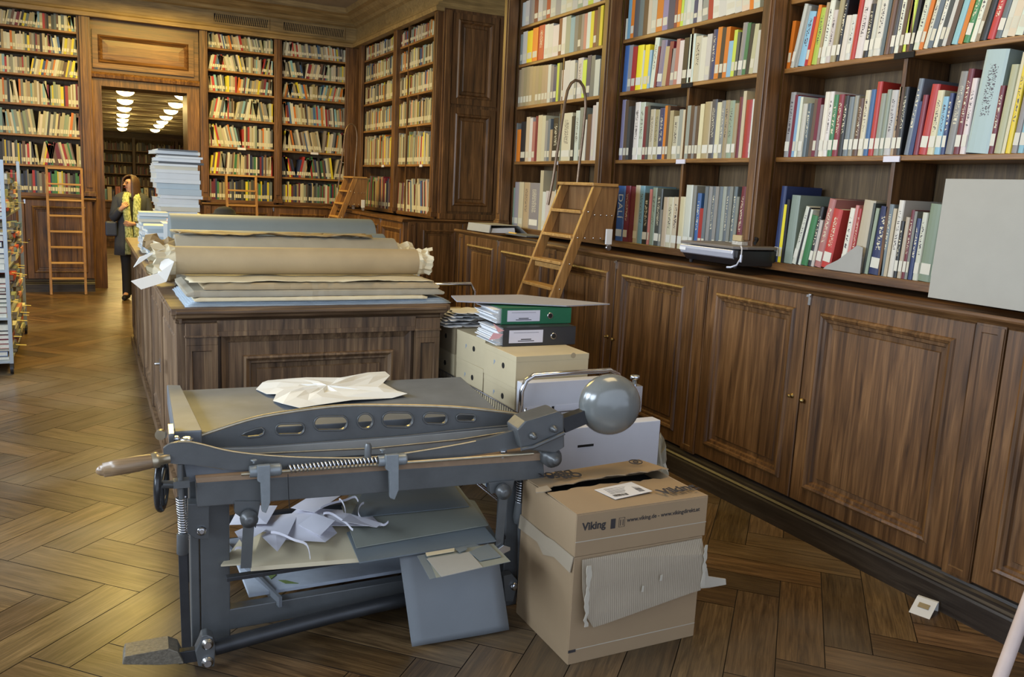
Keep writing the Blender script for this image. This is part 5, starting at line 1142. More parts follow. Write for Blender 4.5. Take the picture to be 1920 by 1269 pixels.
q = PM(1188, 745, 0.10); m.obox(q, AP * 0.022, NP * 0.03, Vector((0, 0, 0.055))).lathe(q + Vector((0, 0, 0.05)), (0, 0, 1), [(0, 0.010), (0.03, 0.010), (0.031, 0.02), (0.045, 0.02), (0.046, 0.014)], 8); B(m, 'stop_bolt', M_STEEL)
m = MB().bar(PM(1100, 775, 0.03), PM(1186, 772, 0.10), 0.03, 0.03); B(m, 'stop_arm', M_IRON2)
q = PM(984, 792, 0.12); m = MB().lathe(q, (0, 0, 1), [(0, 0.012), (0.012, 0.02), (0.02, 0.02), (0.022, 0.012), (0.035, 0.012), (0.036, 0.005), (0.06, 0.005)], 12); B(m, 'hub_top_bolt', M_STEEL)
# gauge rod with coil spring and two hanging claws
ra, rb = PM(452, 889, -0.035), PM(1000, 850, -0.035)
m = MB().tube([ra, rb], 0.006, 10); B(m, 'gauge_rod', M_WORN)
sa, sb = PM(541, 879, -0.035), PM(722, 862, -0.035); dr = (sb - sa); pts = []
ux = dr.normalized(); uy = NP; uz = ux.cross(uy)
for k in range(25 * 10 + 1):
    a = 2 * math.pi * k / 10; pts.append(sa + dr * (k / 250) + (uy * math.cos(a) + uz * math.sin(a)) * 0.0135)
B(MB().tube(pts, 0.0032, 6), 'coil_spring', M_STEEL)
def claw(x, y, L, nm):
    m = MB().lathe(PM(x - 26, y + 2, -0.035), AP, [(0, 0.020), (0.045, 0.021), (0.05, 0.018), (0.052, 0.021), (0.10, 0.021), (0.105, 0.016)], 14)
    m.prism([PM(x - 11, y - 8, -0.06), PM(x + 13, y - 10, -0.06), PM(x + 13, y + L * .75, -0.06), PM(x + 5, y + L, -0.06), PM(x - 3, y + L - 3, -0.06), PM(x - 5, y + L * .3, -0.06), PM(x - 11, y + L * .25, -0.06)], NP * 0.02)
    m.lathe(PM(x - 18, y - 14, -0.03), (0, 0, 1), [(0, 0.004), (0.008, 0.004), (0.009, 0.012), (0.012, 0.010)], 10)
    B(m, nm, plain_cast, None, 0.003)
plain_cast = plain('pale_grey_cast', (0.24, 0.27, 0.29), 0.4, 0.3, 0.15, 30, 0.15, 60)
claw(494, 882, 80, 'gauge_claw'); claw(735, 862, 75, 'gauge_claw')
B(MB().lathe(PM(690, 846, -0.01), (0, 0, -1), [(-0.03, 0.008), (-0.02, 0.013), (0.02, 0.013)], 12), 'stop_pin', M_IRON)
B(MB().lathe(PM(943, 858, -0.01), (0, 0, 1), [(0, 0.008), (0.02, 0.008), (0.022, 0.016), (0.03, 0.014)], 12), 'strip_screw', M_STEEL)
B(MB().tube([PM(540, 889, -0.03), PM(541, 925, -0.04), PM(543, 955, -0.02)], 0.0015, 5), 'string', M_IRON2)
# left end plate, bracket, knob and wheel
slab([(345, 868), (352, 905), (420, 893), (500, 884), (500, 872), (420, 880)], 0.03, 0.012, 'end_plate', M_TOP)
B(MB().lathe(PM(300, 816, 0.20), Vector((0.4, 1, 0)), [(0, 0.018), (0.015, 0.02), (0.02, 0.012)], 16), 'side_knob', M_WORN)
B(MB().obox(PM(321, 822, 0.12), AP * 0.008, NP * 0.06, Vector((0, 0, 0.035))).lathe(PM(350, 826, 0.06), (0, 0, 1), [(0, 0.02), (0.006, 0.022), (0.012, 0.012)], 14).lathe(PM(331, 826, 0.08), (0, 0, 1), [(0, 0.01), (0.012, 0.012), (0.016, 0.006)], 12), 'corner_bracket', M_STEEL)
wc = PM(303, 908, 0.06); wax = Vector((1, 0.02, 0)); m = MB(); wa = Vector((0.25, 1, 0)).normalized()
ring = [wc + (wa * math.cos(2 * math.pi * k / 28) * 0.082 + Vector((0, 0, 1)) * math.sin(2 * math.pi * k / 28) * 0.082) for k in range(28)]
m.tube(ring, 0.0115, 10, closed=True)
for k in range(3):
    a = 2 * math.pi * k / 3 + .5; m.tube([wc, wc + (wa * math.cos(a) + Vector((0, 0, 1)) * math.sin(a)) * 0.078], 0.008, 8)
B(m, 'hand_wheel', plain('black_enamel', (0.02, 0.022, 0.025), 0.2))
B(MB().tube([wc, PM(345, 908, 0.06)], 0.014, 12), 'wheel_axle', M_IRON)
# legs and linkage
def post(x0, x1, y0, y1, d, th, name, mat=M_IRON):
    return slab([(x0[0], y0), (x0[1], y1), (x1[1], y1), (x1[0], y0)], d, th, name, mat, 0.003)
def post3(X0, X1, Y0, Y1, z0, z1, name, mat=M_IRON): return B(MB().box(X0, X1, Y0, Y1, z0, z1), name, mat, None, 0.004)
post3(0.325, 0.425, 3.0, 3.09, 0.0, 0.70, 'leg'); post3(0.292, 0.322, 3.0, 3.05, 0.0, 0.70, 'leg_flange')
post3(1.49, 1.56, 2.93, 3.02, 0.0, 0.70, 'leg'); post3(0.31, 0.38, 3.60, 3.68, 0.0, 0.75, 'leg', M_IRON2); post3(1.50, 1.57, 3.60, 3.68, 0.0, 0.75, 'leg', M_IRON2)
slab([(352, 945), (352, 1000), (366, 1010), (392, 1012), (392, 945)], 0.03, 0.06, 'corner_gusset', M_IRON)
B(MB().lathe(PM(378, 994, 0.03), -NP, [(0, 0.016), (0.01, 0.016), (0.014, 0.008)], 10), 'gusset_bolt', M_STEEL)
# left spring rod and flat bar down to the pedal
B(MB().tube([PM(338, 870, 0.0), PM(340, 925, 0.0), PM(346, 1035, 0.0)], 0.009, 10).obox(PM(340, 905, 0.0), AP * 0.025, NP * 0.02, Vector((0, 0, 0.012))), 'pull_rod', M_IRON)
sa, sb = PM(339, 932, 0.0), PM(345, 1010, 0.0); pts = []; dr = sb - sa
for k in range(17 * 9 + 1): a = 2 * math.pi * k / 9; pts.append(sa + dr * (k / 153) + (AP * math.cos(a) + NP * math.sin(a)) * 0.0145)
B(MB().tube(pts, 0.003, 6), 'coil_spring', M_STEEL)
slab([(333, 1005), (341, 1215), (359, 1213), (350, 1003)], 0.0, 0.014, 'pull_bar', M_IRON2, 0.002)
B(MB().lathe(PM(342, 1010, -0.005), (0, 0, -1), [(-0.02, 0.018), (0.05, 0.02), (0.055, 0.014)], 12), 'rod_clevis', M_IRON)
# pedal
slab([(229, 1246), (233, 1231), (316, 1216), (334, 1222), (345, 1244), (300, 1247)], -0.03, 0.09, 'pedal', plain('ribbed_pedal', (0.20, 0.18, 0.14), 0.45, 0.5, 0.4, 90, 0.9, 120), 0.003)
slab([(330, 1224), (372, 1218), (372, 1240), (335, 1246)], -0.01, 0.03, 'pedal_arm', M_IRON2, 0.002)
slab([(366, 1222), (374, 1205), (378, 1193), (388, 1190), (400, 1195), (404, 1215), (402, 1250), (372, 1250)], -0.02, 0.05, 'pedal_bracket', M_IRON, 0.004)
m = MB()
for y in (1206, 1240): m.lathe(PM(389, y, -0.02), -NP, [(0, 0.020), (0.008, 0.020), (0.01, 0.012), (0.018, 0.012)], 16)
B(m, 'bracket_bolts', M_STEEL)
# stretchers between the legs
B(MB().box(0.42, 1.50, 3.00, 3.05, 0.075, 0.155), 'stretcher', M_IRON, None, 0.003); B(MB().box(0.34, 1.54, 3.62, 3.66, 0.075, 0.15), 'stretcher', M_IRON2, None, 0.003)
m = MB(); prev = []
for k in range(9):
    u = k / 8; prev.append(Vector((0.36 + 1.16 * u, 2.93 + .02 * u, 0.055 + 0.05 * math.sin(u * 2.2))))
m.tube(prev, 0.028, 8); B(m, 'treadle_bar', M_IRON2)
B(MB().box(0.50, 1.47, 3.06, 3.60, 0.158, 0.172), 'lower_board', plain('dusty_blue_board', (0.34, 0.38, 0.44), 0.8, 0, 0.35, 5), None, 0.002)
B(MB().bar((0.46, 3.55, 0.19), (0.60, 2.98, 0.16), 0.012, 0.04), 'side_strap', M_TOP)
B(MB().box(0.40, 1.48, 2.90, 2.93, 0.310, 0.325), 'shelf_rail', M_IRON2, None, 0.002); B(MB().box(0.38, 1.50, 3.45, 3.48, 0.300, 0.325), 'shelf_rail', M_IRON2, None, 0.002)
# hanging links
for (x0, y0, x1, y1, w_, nm) in ((467, 972, 461, 1064, 0.036, 'hanging_link'), (944, 921, 934, 1036, 0.032, 'hanging_link')):
    a, b = PM(x0, y0, -0.03), PM(x1, y1, -0.03)
    m = MB().bar(a, b, w_, 0.010, NP); 
    m.lathe(a + NP * 0.01, -NP, [(0, 0.030), (0.022, 0.030), (0.024, 0.018), (0.034, 0.018), (0.036, 0.008)], 16); B(m, nm, M_IRON)
slab([(440, 940), (440, 962), (480, 990), (489, 940)], -0.01, 0.04, 'link_block', M_IRON); slab([(917, 905), (920, 925), (960, 925), (965, 900)], -0.01, 0.04, 'link_block', M_IRON)
slab([(930, 1032), (944, 1022), (957, 1026), (957, 1032), (940, 1040), (928, 1040)], -0.05, 0.012, 'link_hook', M_STEEL, 0.001)
# right spring column
B(MB().tube([PM(976, 895, 0.075), PM(973, 1120, 0.075)], 0.010, 10).lathe(PM(975, 940, 0.075), (0, 0, -1), [(0, 0.02), (0.06, 0.026), (0.07, 0.026), (0.09, 0.02)], 14), 'spring_column', M_IRON)
sa, sb = PM(977, 900, 0.075), PM(975, 942, 0.075); pts = []; dr = sb - sa
for k in range(9 * 9 + 1): a = 2 * math.pi * k / 9; pts.append(sa + dr * (k / 81) + (AP * math.cos(a) + NP * math.sin(a)) * 0.017)
B(MB().tube(pts, 0.0035, 6), 'coil_spring', M_STEEL)
slab([(944, 1080), (948, 1128), (962, 1128), (972, 1090), (960, 1076)], 0.05, 0.04, 'foot_bracket', M_IRON)
B(MB().lathe(PM(963, 1098, 0.05), -NP, [(0, 0.016), (0.012, 0.016), (0.015, 0.008)], 10), 'foot_bolt', M_STEEL)
# ---- loose sheets on the cutter's shelf
M_GBOARD = plain('grey_green_board', (0.235, 0.25, 0.215), 0.65, 0, 0.06); M_BBOARD = plain('blue_grey_board', (0.155, 0.185, 0.205), 0.6, 0, 0.06); M_CBOARD = plain('cream_board', (0.60, 0.53, 0.37), 0.6, 0, 0.05)
def sheet(pix, z, th, mat, name, label, cat, group=None, d=None):
    pts = [onZ(x, y, z) for x, y in pix]
    return MB().prism(pts, (0, 0, th)).build(name, mat, label=label, cat=cat, group=group)
SZ = 0.3255
zz = SZ
for k in range(3):
    sheet([(416 - k, 1062), (474, 1058), (520, 985), (470, 985)], zz, 0.006, M_CBOARD, 'cream_sheet', 'cream board sheet jutting out left of the hanging link, %s' % ('lowest', 'middle', 'upper')[k], 'sheet', 'cream sheets at the shelf end'); zz += .0065
zz = SZ + 0.02
sheet([(470, 1071), (676, 1054), (672, 960), (500, 975)], zz, 0.016, M_CBOARD, 'cream_board_pile', 'thick cream board under the paper scraps on the cutter shelf', 'board'); zz += 0.0165
sheet([(652, 1050), (640, 980), (700, 905), (890, 940), (932, 1010), (930, 1018)], SZ + .0005, 0.004, M_BBOARD, 'board_sheet', 'blue grey board sheet, lowest of the large boards on the cutter shelf', 'sheet', 'large boards on the cutter shelf')
sheet([(674, 1056), (650, 1000), (840, 940), (905, 985), (930, 1015)], SZ + .037, 0.005, M_BBOARD, 'board_sheet', 'wide blue grey board with grey front edge, middle of the large boards', 'sheet', 'large boards on the cutter shelf')
sheet([(668, 1028), (640, 950), (690, 880), (835, 880), (915, 985)], SZ + .0445, 0.004, M_GBOARD, 'board_sheet', 'grey green board on top of the large boards, its front edge catching light', 'sheet', 'large boards on the cutter shelf')
sheet([(655, 972), (690, 905), (838, 893), (880, 950)], SZ + .050, 0.003, M_BBOARD, 'board_sheet', 'dark blue grey board reaching back under the cutter table', 'sheet', 'large boards on the cutter shelf')
# small offcuts
OFF = [([(782, 1043), (806, 1087), (925, 1056), (945, 1040), (890, 1020)], M_BBOARD, 'long blue grey offcut, lowest of the small pile'), ([(800, 1040), (818, 1084), (957, 1053), (925, 1020)], M_GBOARD, 'pointed grey green offcut reaching furthest right'),
       ([(800, 1048), (828, 1082), (905, 1064), (880, 1035)], M_GCARD, 'squarish pale grey offcut'), ([(880, 1035), (900, 1052), (940, 1044), (915, 1020)], M_BBOARD, 'small blue grey offcut at the right'), ([(798, 1037), (800, 1043), (852, 1034), (852, 1028)], M_CBOARD, 'thin cream strip'), ([(855, 1030), (862, 1036), (876, 1030), (870, 1024)], M_BBOARD, 'tiny blue grey square')]
for k, (px_, mt, nm) in enumerate(OFF):
    sheet(px_, SZ + 0.044 + k * 0.0026 - (0.0 if k else 0), 0.0022, mt, 'board_offcut', nm + ' on the cutter shelf', 'offcut', 'small offcuts on the cutter shelf')
# big sheet hanging down in front
vs = []; fs = []
for j in range(13):
    v = j / 12
    for i in range(9):
        u = i / 8; a = PM(748 + 17 * v, 1040 + 163 * v, -0.05).lerp(PM(932 + 13 * v, 1030 + 138 * v, -0.05), u)
        a = a - NP * (0.055 * math.sin(v * 1.6) * 0.6 + 0.02 * v * v); a.z = max(a.z, 0.012); vs.append(a)
for j in range(12):
    for i in range(8): b = j * 9 + i; fs.append((b, b + 1, b + 10, b + 9))
o = MB().add(vs, fs, 0, True).build('hanging_sheet', plain('steel_blue_sheet', (0.17, 0.188, 0.205), 0.6, 0, 0.05), label='large blue grey sheet hanging from the cutter shelf down to the floor', cat='sheet'); sd = o.modifiers.new('s', 'SOLIDIFY'); sd.thickness = 0.0015
# paper scraps
M_SCR = plain('lilac_white_paper', (0.74, 0.73, 0.80), 0.6, 0, 0.05); rg = random.Random(9)
SC_P = [([(520, 990), (560, 955), (690, 960), (715, 995)], 'broad white paper strip pointing right'), ([(500, 1010), (530, 975), (600, 965), (632, 1000), (610, 1022)], 'folded white paper piece in the middle'), ([(470, 1000), (480, 970), (560, 965), (540, 1010)], 'torn white piece at the left'),
        ([(490, 1010), (520, 1042), (545, 1000), (515, 990)], 'small triangular white piece at the front'), ([(560, 985), (600, 1010), (628, 985), (590, 968)], 'cream tinted folded piece'), ([(440, 1005), (455, 1024), (500, 1000), (470, 985)], 'narrow white piece beside the link'),
        ([(545, 955), (600, 925), (640, 935), (590, 965)], 'crumpled white piece at the back'), ([(430, 985), (450, 950), (520, 950), (500, 985)], 'pale lilac scrap at the back left'), ([(640, 985), (655, 965), (716, 990), (706, 998)], 'long scrap ending in a point')]
for k, (pp, nm) in enumerate(SC_P):
    z0 = SZ + 0.0405 + (0.018 if pp[0][0] > 600 else 0) + k * 0.0035; base = [onZ(x, y, z0) for x, y in pp]; c = sum(base, Vector()) / len(base)
    n = len(base); top_ = [p + Vector((0, 0, rg.uniform(0.0, 0.022))) for p in base]; ctr = c + Vector((0, 0, 0.012))
    o = MB().add(top_ + [ctr], [(i, (i + 1) % n, n) for i in range(n)]).build('paper_scrap', M_SCR, label=nm + ' of the scrap heap on the cutter shelf', cat='paper scrap', group='paper scraps on the cutter shelf'); sd = o.modifiers.new('s', 'SOLIDIFY'); sd.thickness = 0.0008; sd.offset = 1
CU = [([(636, 938), (646, 950), (648, 968), (647, 975)], 'short curled strip standing up'), ([(682, 945), (672, 955), (674, 972), (690, 982), (715, 985), (728, 982)], 'long curled strip bending right'), ([(600, 955), (640, 940), (665, 935), (672, 940)], 'straight strip at the back'), ([(508, 1000), (545, 1010), (575, 1025), (582, 1048)], 'curled strip at the front'), ([(606, 965), (630, 968), (650, 985), (662, 994)], 'thin curled strip in the middle'), ([(440, 1032), (455, 1028), (462, 1018)], 'short curled strip beside the link')]
for k, (pp, nm) in enumerate(CU):
    sp = smooth_px(pp, 4); m = MB(); A_ = [onZ(x, y, SZ + 0.068 + k * .001) + Vector((0, 0, 0.004 * math.sin(i))) for i, (x, y) in enumerate(sp)]
    vs = []; fs = []
    for p in A_: vs += [p, p + Vector((0.001, 0.002, 0.009))]
    for i in range(len(A_) - 1): fs.append((2 * i, 2 * i + 1, 2 * i + 3, 2 * i + 2))
    o = m.add(vs, fs).build('paper_curl', M_SCR, label=nm + ' on the scrap heap of the cutter', cat='paper curl', group='curled strips on the cutter shelf'); sd = o.modifiers.new('s', 'SOLIDIFY'); sd.thickness = 0.0012
M_LEAF = plain('dry_green_leaf', (0.12, 0.17, 0.05), 0.6)
for pp, z0, nm in (([(500, 1075), (510, 1070), (518, 1078), (508, 1086)], 0.1725, 'small green leaf scrap on the low blue board of the cutter'), ([(522, 1088), (535, 1088), (560, 1094), (535, 1094)], 0.1725, 'long thin green leaf scrap on the low blue board of the cutter')): sheet(pp, z0, 0.002, M_LEAF, 'leaf_scrap', nm, 'leaf')
# crumpled white sheet on the table
rg = random.Random(4); outl = [(480, 730), (492, 722), (502, 716), (545, 713), (575, 712), (640, 709), (690, 703), (722, 698), (731, 708), (718, 722), (745, 735), (764, 743), (735, 747), (660, 755), (600, 762), (562, 768), (530, 762), (512, 752), (518, 744), (500, 741)]
base = [onZ(x, y, TZ + 0.004) for x, y in outl]; c = sum(base, Vector()) / len(base); n = len(base); rings = [base]
for f in (0.72, 0.42, 0.16):
    rings.append([c.lerp(p, f) + Vector((0, 0, 0.006 + 0.014 * abs(math.sin(i * 1.7 + f * 9)))) for i, p in enumerate(base)])
rings[0] = [p + Vector((0, 0, 0.012 * abs(math.sin(i * 1.3)))) for i, p in enumerate(base)]
vs = [p for r in rings for p in r] + [c + Vector((0, 0, 0.02))]; fs = []
for k in range(3):
    for i in range(n): fs.append((k * n + i, k * n + (i + 1) % n, (k + 1) * n + (i + 1) % n, (k + 1) * n + i))
for i in range(n): fs.append((3 * n + i, 3 * n + (i + 1) % n, 4 * n))
o = MB().add(vs, fs).build('crumpled_sheet', plain('warm_white_paper', (0.72, 0.73, 0.71), 0.55, 0, 0.04), label='creased torn white sheet lying on the steel table of the cutter', cat='sheet'); sd = o.modifiers.new('s', 'SOLIDIFY'); sd.thickness = 0.001; sd.offset = 1
# ================================================================== cardboard boxes
M_CB = plain('cardboard', (0.31, 0.218, 0.125), 0.8, 0, 0.09, 3, 0.1, 200); M_CB2 = plain('cardboard_inside', (0.34, 0.28, 0.20), 0.85, 0, 0.08, 4); M_PR = plain('black_print', (0.035, 0.03, 0.03), 0.8); M_TORN = plain('torn_card_edge', (0.46, 0.42, 0.34), 0.9)
def corr_mat():
    m, nt, bs = nt_new('corrugated_inside'); v = mapping(nt, 'Object', (1, 1, 1)); wv = N(nt, 'ShaderNodeTexWave'); wv.inputs['Scale'].default_value = 38; nt.links.new(v, wv.inputs[0])
    c = mixc(nt, noise(nt, v, 5, 3), (0.30, 0.25, 0.18), (0.38, 0.32, 0.24)); nt.links.new(c, bs.inputs['Base Color']); bs.inputs['Roughness'].default_value = 0.85; bump(nt, bs, wv.outputs[1], 0.5, 0.002); return m
M_CORR = corr_mat()
bx0, bx1, by0, by1, bh = 1.525, 2.10, 2.445, 2.865, 0.418
t = empty('carton', (bx0, by0, 0), 0, 'large plain cardboard box on the floor, its torn flap folded down in front', 'cardboard box')
W_, D_ = bx1 - bx0, by1 - by0
m = MB().box(0, W_, 0, 0.005, 0, bh).box(0, W_, D_ - .005, D_, 0, bh).box(0, .005, .005, D_ - .005, 0, bh).box(W_ - .005, W_, .005, D_ - .005, 0, bh).box(.005, W_ - .005, .005, D_ - .005, 0, 0.005)
m.build('box_body', M_CB, t, 0.002)
MB().prism([(0.03, -0.004, bh - .01), (W_ - 0.01, -0.004, bh - .005), (W_ - .01, -0.03, bh - 0.06), (W_ - .02, -0.036, 0.215), (W_ - .06, -0.036, 0.212), (0.13, -0.036, 0.16), (0.075, -0.036, 0.155), (0.045, -0.034, 0.20), (0.03, -0.02, 0.30)], (0, -0.004, 0)).build('front_flap', M_CORR, t)
rgx = random.Random(2)
def jag_strip(x, z0, z1, n, amp):
    L_ = [(x + 0.014 + rgx.uniform(-amp, amp), -0.0405, z0 + (z1 - z0) * k / n) for k in range(n + 1)]; R_ = [(x + rgx.uniform(-amp, amp), -0.0405, z1 - (z1 - z0) * k / n) for k in range(n + 1)]
    MB().prism(L_ + R_, (0, -0.003, 0)).build('torn_edge', M_TORN, t)
jag_strip(0.032, 0.165, 0.40, 18, 0.005); jag_strip(W_ - 0.022, 0.23, 0.40, 12, 0.005)
for x, zz in ((0.28, 0.27), (0.36, 0.30)): MB().obox((x, -0.0415, zz), (0.004, 0, 0), (0, .0012, 0), (0.001, 0, 0.012)).build('torn_spot', M_TORN, t)
MB().prism([(W_ - .005, -0.02, 0.30), (W_ + .02, -0.02, 0.29), (W_ + .03, -0.02, 0.255), (W_ + .11, -0.03, 0.235), (W_ + .115, -0.03, 0.21), (W_ + .04, -0.02, 0.205), (W_ - .005, -0.02, 0.21)], (0, 0.004, 0)).build('torn_corner', M_TORN, t)
m = MB().prism([(-0.001, 0.0, bh + .002), (-0.001, D_ * .35, bh + 0.006), (-0.001, D_ * .5, bh + .0), (-0.001, D_, bh + .006), (-0.006, D_, bh - .05), (-0.006, D_ * .62, bh - .045), (-0.006, D_ * .5, bh - .075), (-0.006, D_ * .3, bh - 0.05), (-0.006, 0.01, bh - .06)], (-0.004, 0, 0)); m.build('side_flap', M_CB2, t)
MB().box(-0.001, W_ * .998, -0.0012, 0, 0.055, 0.0575).build('score_line', M_TORN, t)
MB().box(-0.001, 0.03, -0.002, 0.0, 0.048, 0.058).build('print_mark', M_PR, t)
th0 = bh + 0.001; hh = 0.158
t = empty('carton', (bx0 + 0.0, by0, th0), 0, 'flat cardboard box with black lettering and open torn lid, on top of the plain box', 'cardboard box')
Wt, Dt = W_ + 0.01, D_
m = MB().box(0, Wt, 0, 0.005, 0, hh).box(0, Wt, Dt - .005, Dt, 0, hh).box(0, .005, .005, Dt - .005, 0, hh).box(Wt - .005, Wt, .005, Dt - .005, 0, hh).box(.005, Wt - .005, .005, Dt - .005, 0, 0.005); m.build('box_body', M_CB, t, 0.002)
def flapsurf(pts_u, y0f, y1f, zf, name, mat, nx=22):
    vs = []; fs = []
    for i in range(nx + 1):
        u = i / nx; x = Wt * u
        for j in range(5):
            v = j / 4; vs.append((x, y0f(u) + (y1f(u) - y0f(u)) * v, zf(u, v)))
    for i in range(nx):
        for j in range(4): b = i * 5 + j; fs.append((b, b + 1, b + 6, b + 5))
    o = MB().add(vs, fs).build(name, mat, t); sd = o.modifiers.new('s', 'SOLIDIFY'); sd.thickness = 0.004; sd.offset = -1; return o
rj = [random.Random(5).uniform(0, 1) for _ in range(99)]
jag = lambda u, s: 0.006 * math.sin(u * 31 + s) + 0.004 * math.sin(u * 73 + s * 2)
flapsurf(0, lambda u: 0.002, lambda u: 0.215 + jag(u, 1) + 0.03 * u, lambda u, v: hh + 0.004 + 0.008 * v * math.sin(u * 4 + .5), 'front_lid_flap', M_CB)
flapsurf(0, lambda u: Dt + 0.045 * u, lambda u: 0.262 + jag(u, 4) - 0.0 * u, lambda u, v: hh + 0.004 + 0.024 * v * min(1, 0.25 + 1.6 * u), 'back_lid_flap', M_CB)
MB().prism([(0.02, 0.225, hh + .012), (0.02, 0.262, hh + .016), (-0.035, 0.25, hh + .016), (-0.05, 0.22, hh + .012), (-0.02, 0.215, hh + 0.012)], (0, 0, 0.004)).build('torn_tab', M_CB2, t)
MB().box(0.006, Wt - .006, 0.006, Dt - .006, hh - 0.05, hh - 0.045).build('dark_inside_sheet', M_HOLE, t)  # near-black sheet under the lid stands in for the shade inside the box
MB().box(0, Wt, -0.0012, 0, 0.055, 0.0575).build('score_line', M_TORN, t)
M_SHL = plain('shipping_label_paper', (0.66, 0.65, 0.66), 0.5, 0, 0.03)
lb = MB().obox((0.285, 0.135, hh + 0.0125), (0.092, 0.012, 0.001), (-0.012, 0.055, 0.001), (0, 0, 0.0006)).build('shipping_label', M_SHL, t)
m = MB(); rgx = random.Random(6); z_ = hh + 0.0137
for k in range(26):
    w_ = rgx.choice([0.0008, 0.0016, 0.0024]); m.box(0.335 + k * 0.0022 * 0, 0.362, 0.103 + k * 0.0028, 0.103 + k * 0.0028 + w_ * .6, z_, z_ + .0003)
for k in range(18): w_ = rgx.choice([0.0012, 0.0024]); m.box(0.215 + k * 0.0036, 0.215 + k * .0036 + w_, 0.088, 0.106, z_, z_ + .0003)
for k in range(5): m.box(0.215, 0.215 + rgx.uniform(.03, .10), 0.118 + k * .012, 0.120 + k * .012, z_, z_ + .0003)
m.build('label_print', M_PR, t)
text_mesh('lettering', 'Viking', 0.072, M_PR, t, (0.405, 0.04, hh + 0.0165), (1, 0.10, 0.0), (-0.10, 1, 0.0), 0.0010, 0.0, bold=0.0015)
text_mesh('lettering', 'Viking', 0.040, M_PR, t, (0.025, -0.0008, 0.098), (1, 0, 0), (0, 0, 1), 0.0004, bold=0.0012)
text_mesh('lettering', 'www.viking.de - www.vikingdirekt.at', 0.0225, M_PR, t, (0.215, -0.0008, 0.105), (1, 0, 0), (0, 0, 1), 0.0004, bold=0.0003)
m = MB().box(0.145, 0.165, -0.0012, 0, 0.088, 0.125)
m.tube([(0.180, -.001, 0.09), (0.180, -.001, 0.125), (0.205, -.001, 0.125), (0.205, -.001, 0.09)], 0.0008, 4, closed=True).bar((0.187, -.001, 0.095), (0.187, -.001, 0.118), 0.002, 0.001, (0, 1, 0)).bar((0.198, -.001, 0.095), (0.198, -.001, 0.118), 0.002, 0.001, (0, 1, 0))
m.build('handling_marks', M_PR, t)
zb = hh + 0.0315
text_mesh('lettering', 'Office', 0.060, M_PR, t, (0.20, 0.330, hh + 0.0310), (-1, 0, 0), (0, -1, -.04), 0.0010, bold=0.0016)
text_mesh('lettering', 'DEPOT', 0.048, M_PR, t, (0.185, 0.375, hh + 0.0270), (-1, 0, 0), (0, -1, -.04), 0.0010, bold=0.0014)
m = MB(); c_ = Vector((0.50, 0.37, hh + 0.031))
for r in (0.026, 0.010): m.tube([c_ + Vector((math.cos(a * .5236) * r * 1.1, math.sin(a * .5236) * r, 0.0)) for a in range(12)], 0.0022, 5, closed=True)
m.build('recycling_mark', M_PR, t)
rv = lambda s, y, z_, sz: text_mesh('lettering', s, sz, M_PR, t, (-0.0008, y, z_), (0, -1, 0), (0, 0, 1), 0.0004)
# ================================================================== wire trolley with boxes and binders
t = empty('wire_trolley', (1.83, 3.5, 0), 0, 'chrome and wire trolley loaded with archive boxes and binders between the cabinets', 'trolley')
TX, TY = 0.56, 1.85
ar = [(0.0, 0, 0.60), (0.0, 0, 0.76), (0.02, 0, 0.81), (0.06, 0, 0.835), (0.30, 0, 0.838), (TX - .07, 0, 0.838), (TX - .02, 0, 0.815), (TX, 0, 0.77), (TX, 0, 0.13)]
MB().tube([(0, 0, 0.13)] + ar, 0.0125, 12).build('handle', M_CHROME, t)
MB().tube([(0, TY, 0.13), (0, TY, 1.0), (0.03, TY, 1.05), (TX - .03, TY, 1.05), (TX, TY, 1.0), (TX, TY, 0.13)], 0.0125, 12).build('handle', M_CHROME, t)
def basket(z0, z1, name):
    m = MB(); q = 0.0024
    for z in (z0, (z0 + z1) / 2, z1): m.tube([(0.015, 0.015, z), (TX - .015, 0.015, z), (TX - .015, TY - .015, z), (0.015, TY - .015, z)], q * 1.3, 6, closed=True)
    y = 0.03
    while y < TY - .02:
        m.tube([(0.015, y, z1), (0.015, y, z0), (TX - .015, y, z0), (TX - .015, y, z1)], q * .8, 4); y += 0.026
    x = 0.03
    while x < TX - .02:
        m.tube([(x, 0.015, z1), (x, 0.015, z0), (x, TY - .015, z0), (x, TY - .015, z1)], q * .8, 4); x += 0.05
    return m.build(name, plain_cache2('dull_wire'), t)
_pc2 = {}
def plain_cache2(k):
    if k not in _pc2: _pc2[k] = plain(k, (0.22, 0.22, 0.25), 0.3, 0.9)
    return _pc2[k]
basket(0.40, 0.64, 'upper_basket'); basket(0.13, 0.30, 'lower_basket')
for x in (0.0, TX):
    for y in (0.0, TY): MB().lathe((x - .012, y, 0.05), (1, 0, 0), [(0, 0.048), (0.024, 0.048)], 16).box(x - .008, x + .008, y - .008, y + .008, 0.05, 0.13).build('caster', M_BLK, t)
M_ARCH = plain('archive_card', (0.52, 0.44, 0.28), 0.75, 0, 0.06); M_ARCHD = plain('archive_card_brown', (0.36, 0.29, 0.18), 0.75, 0, 0.06)
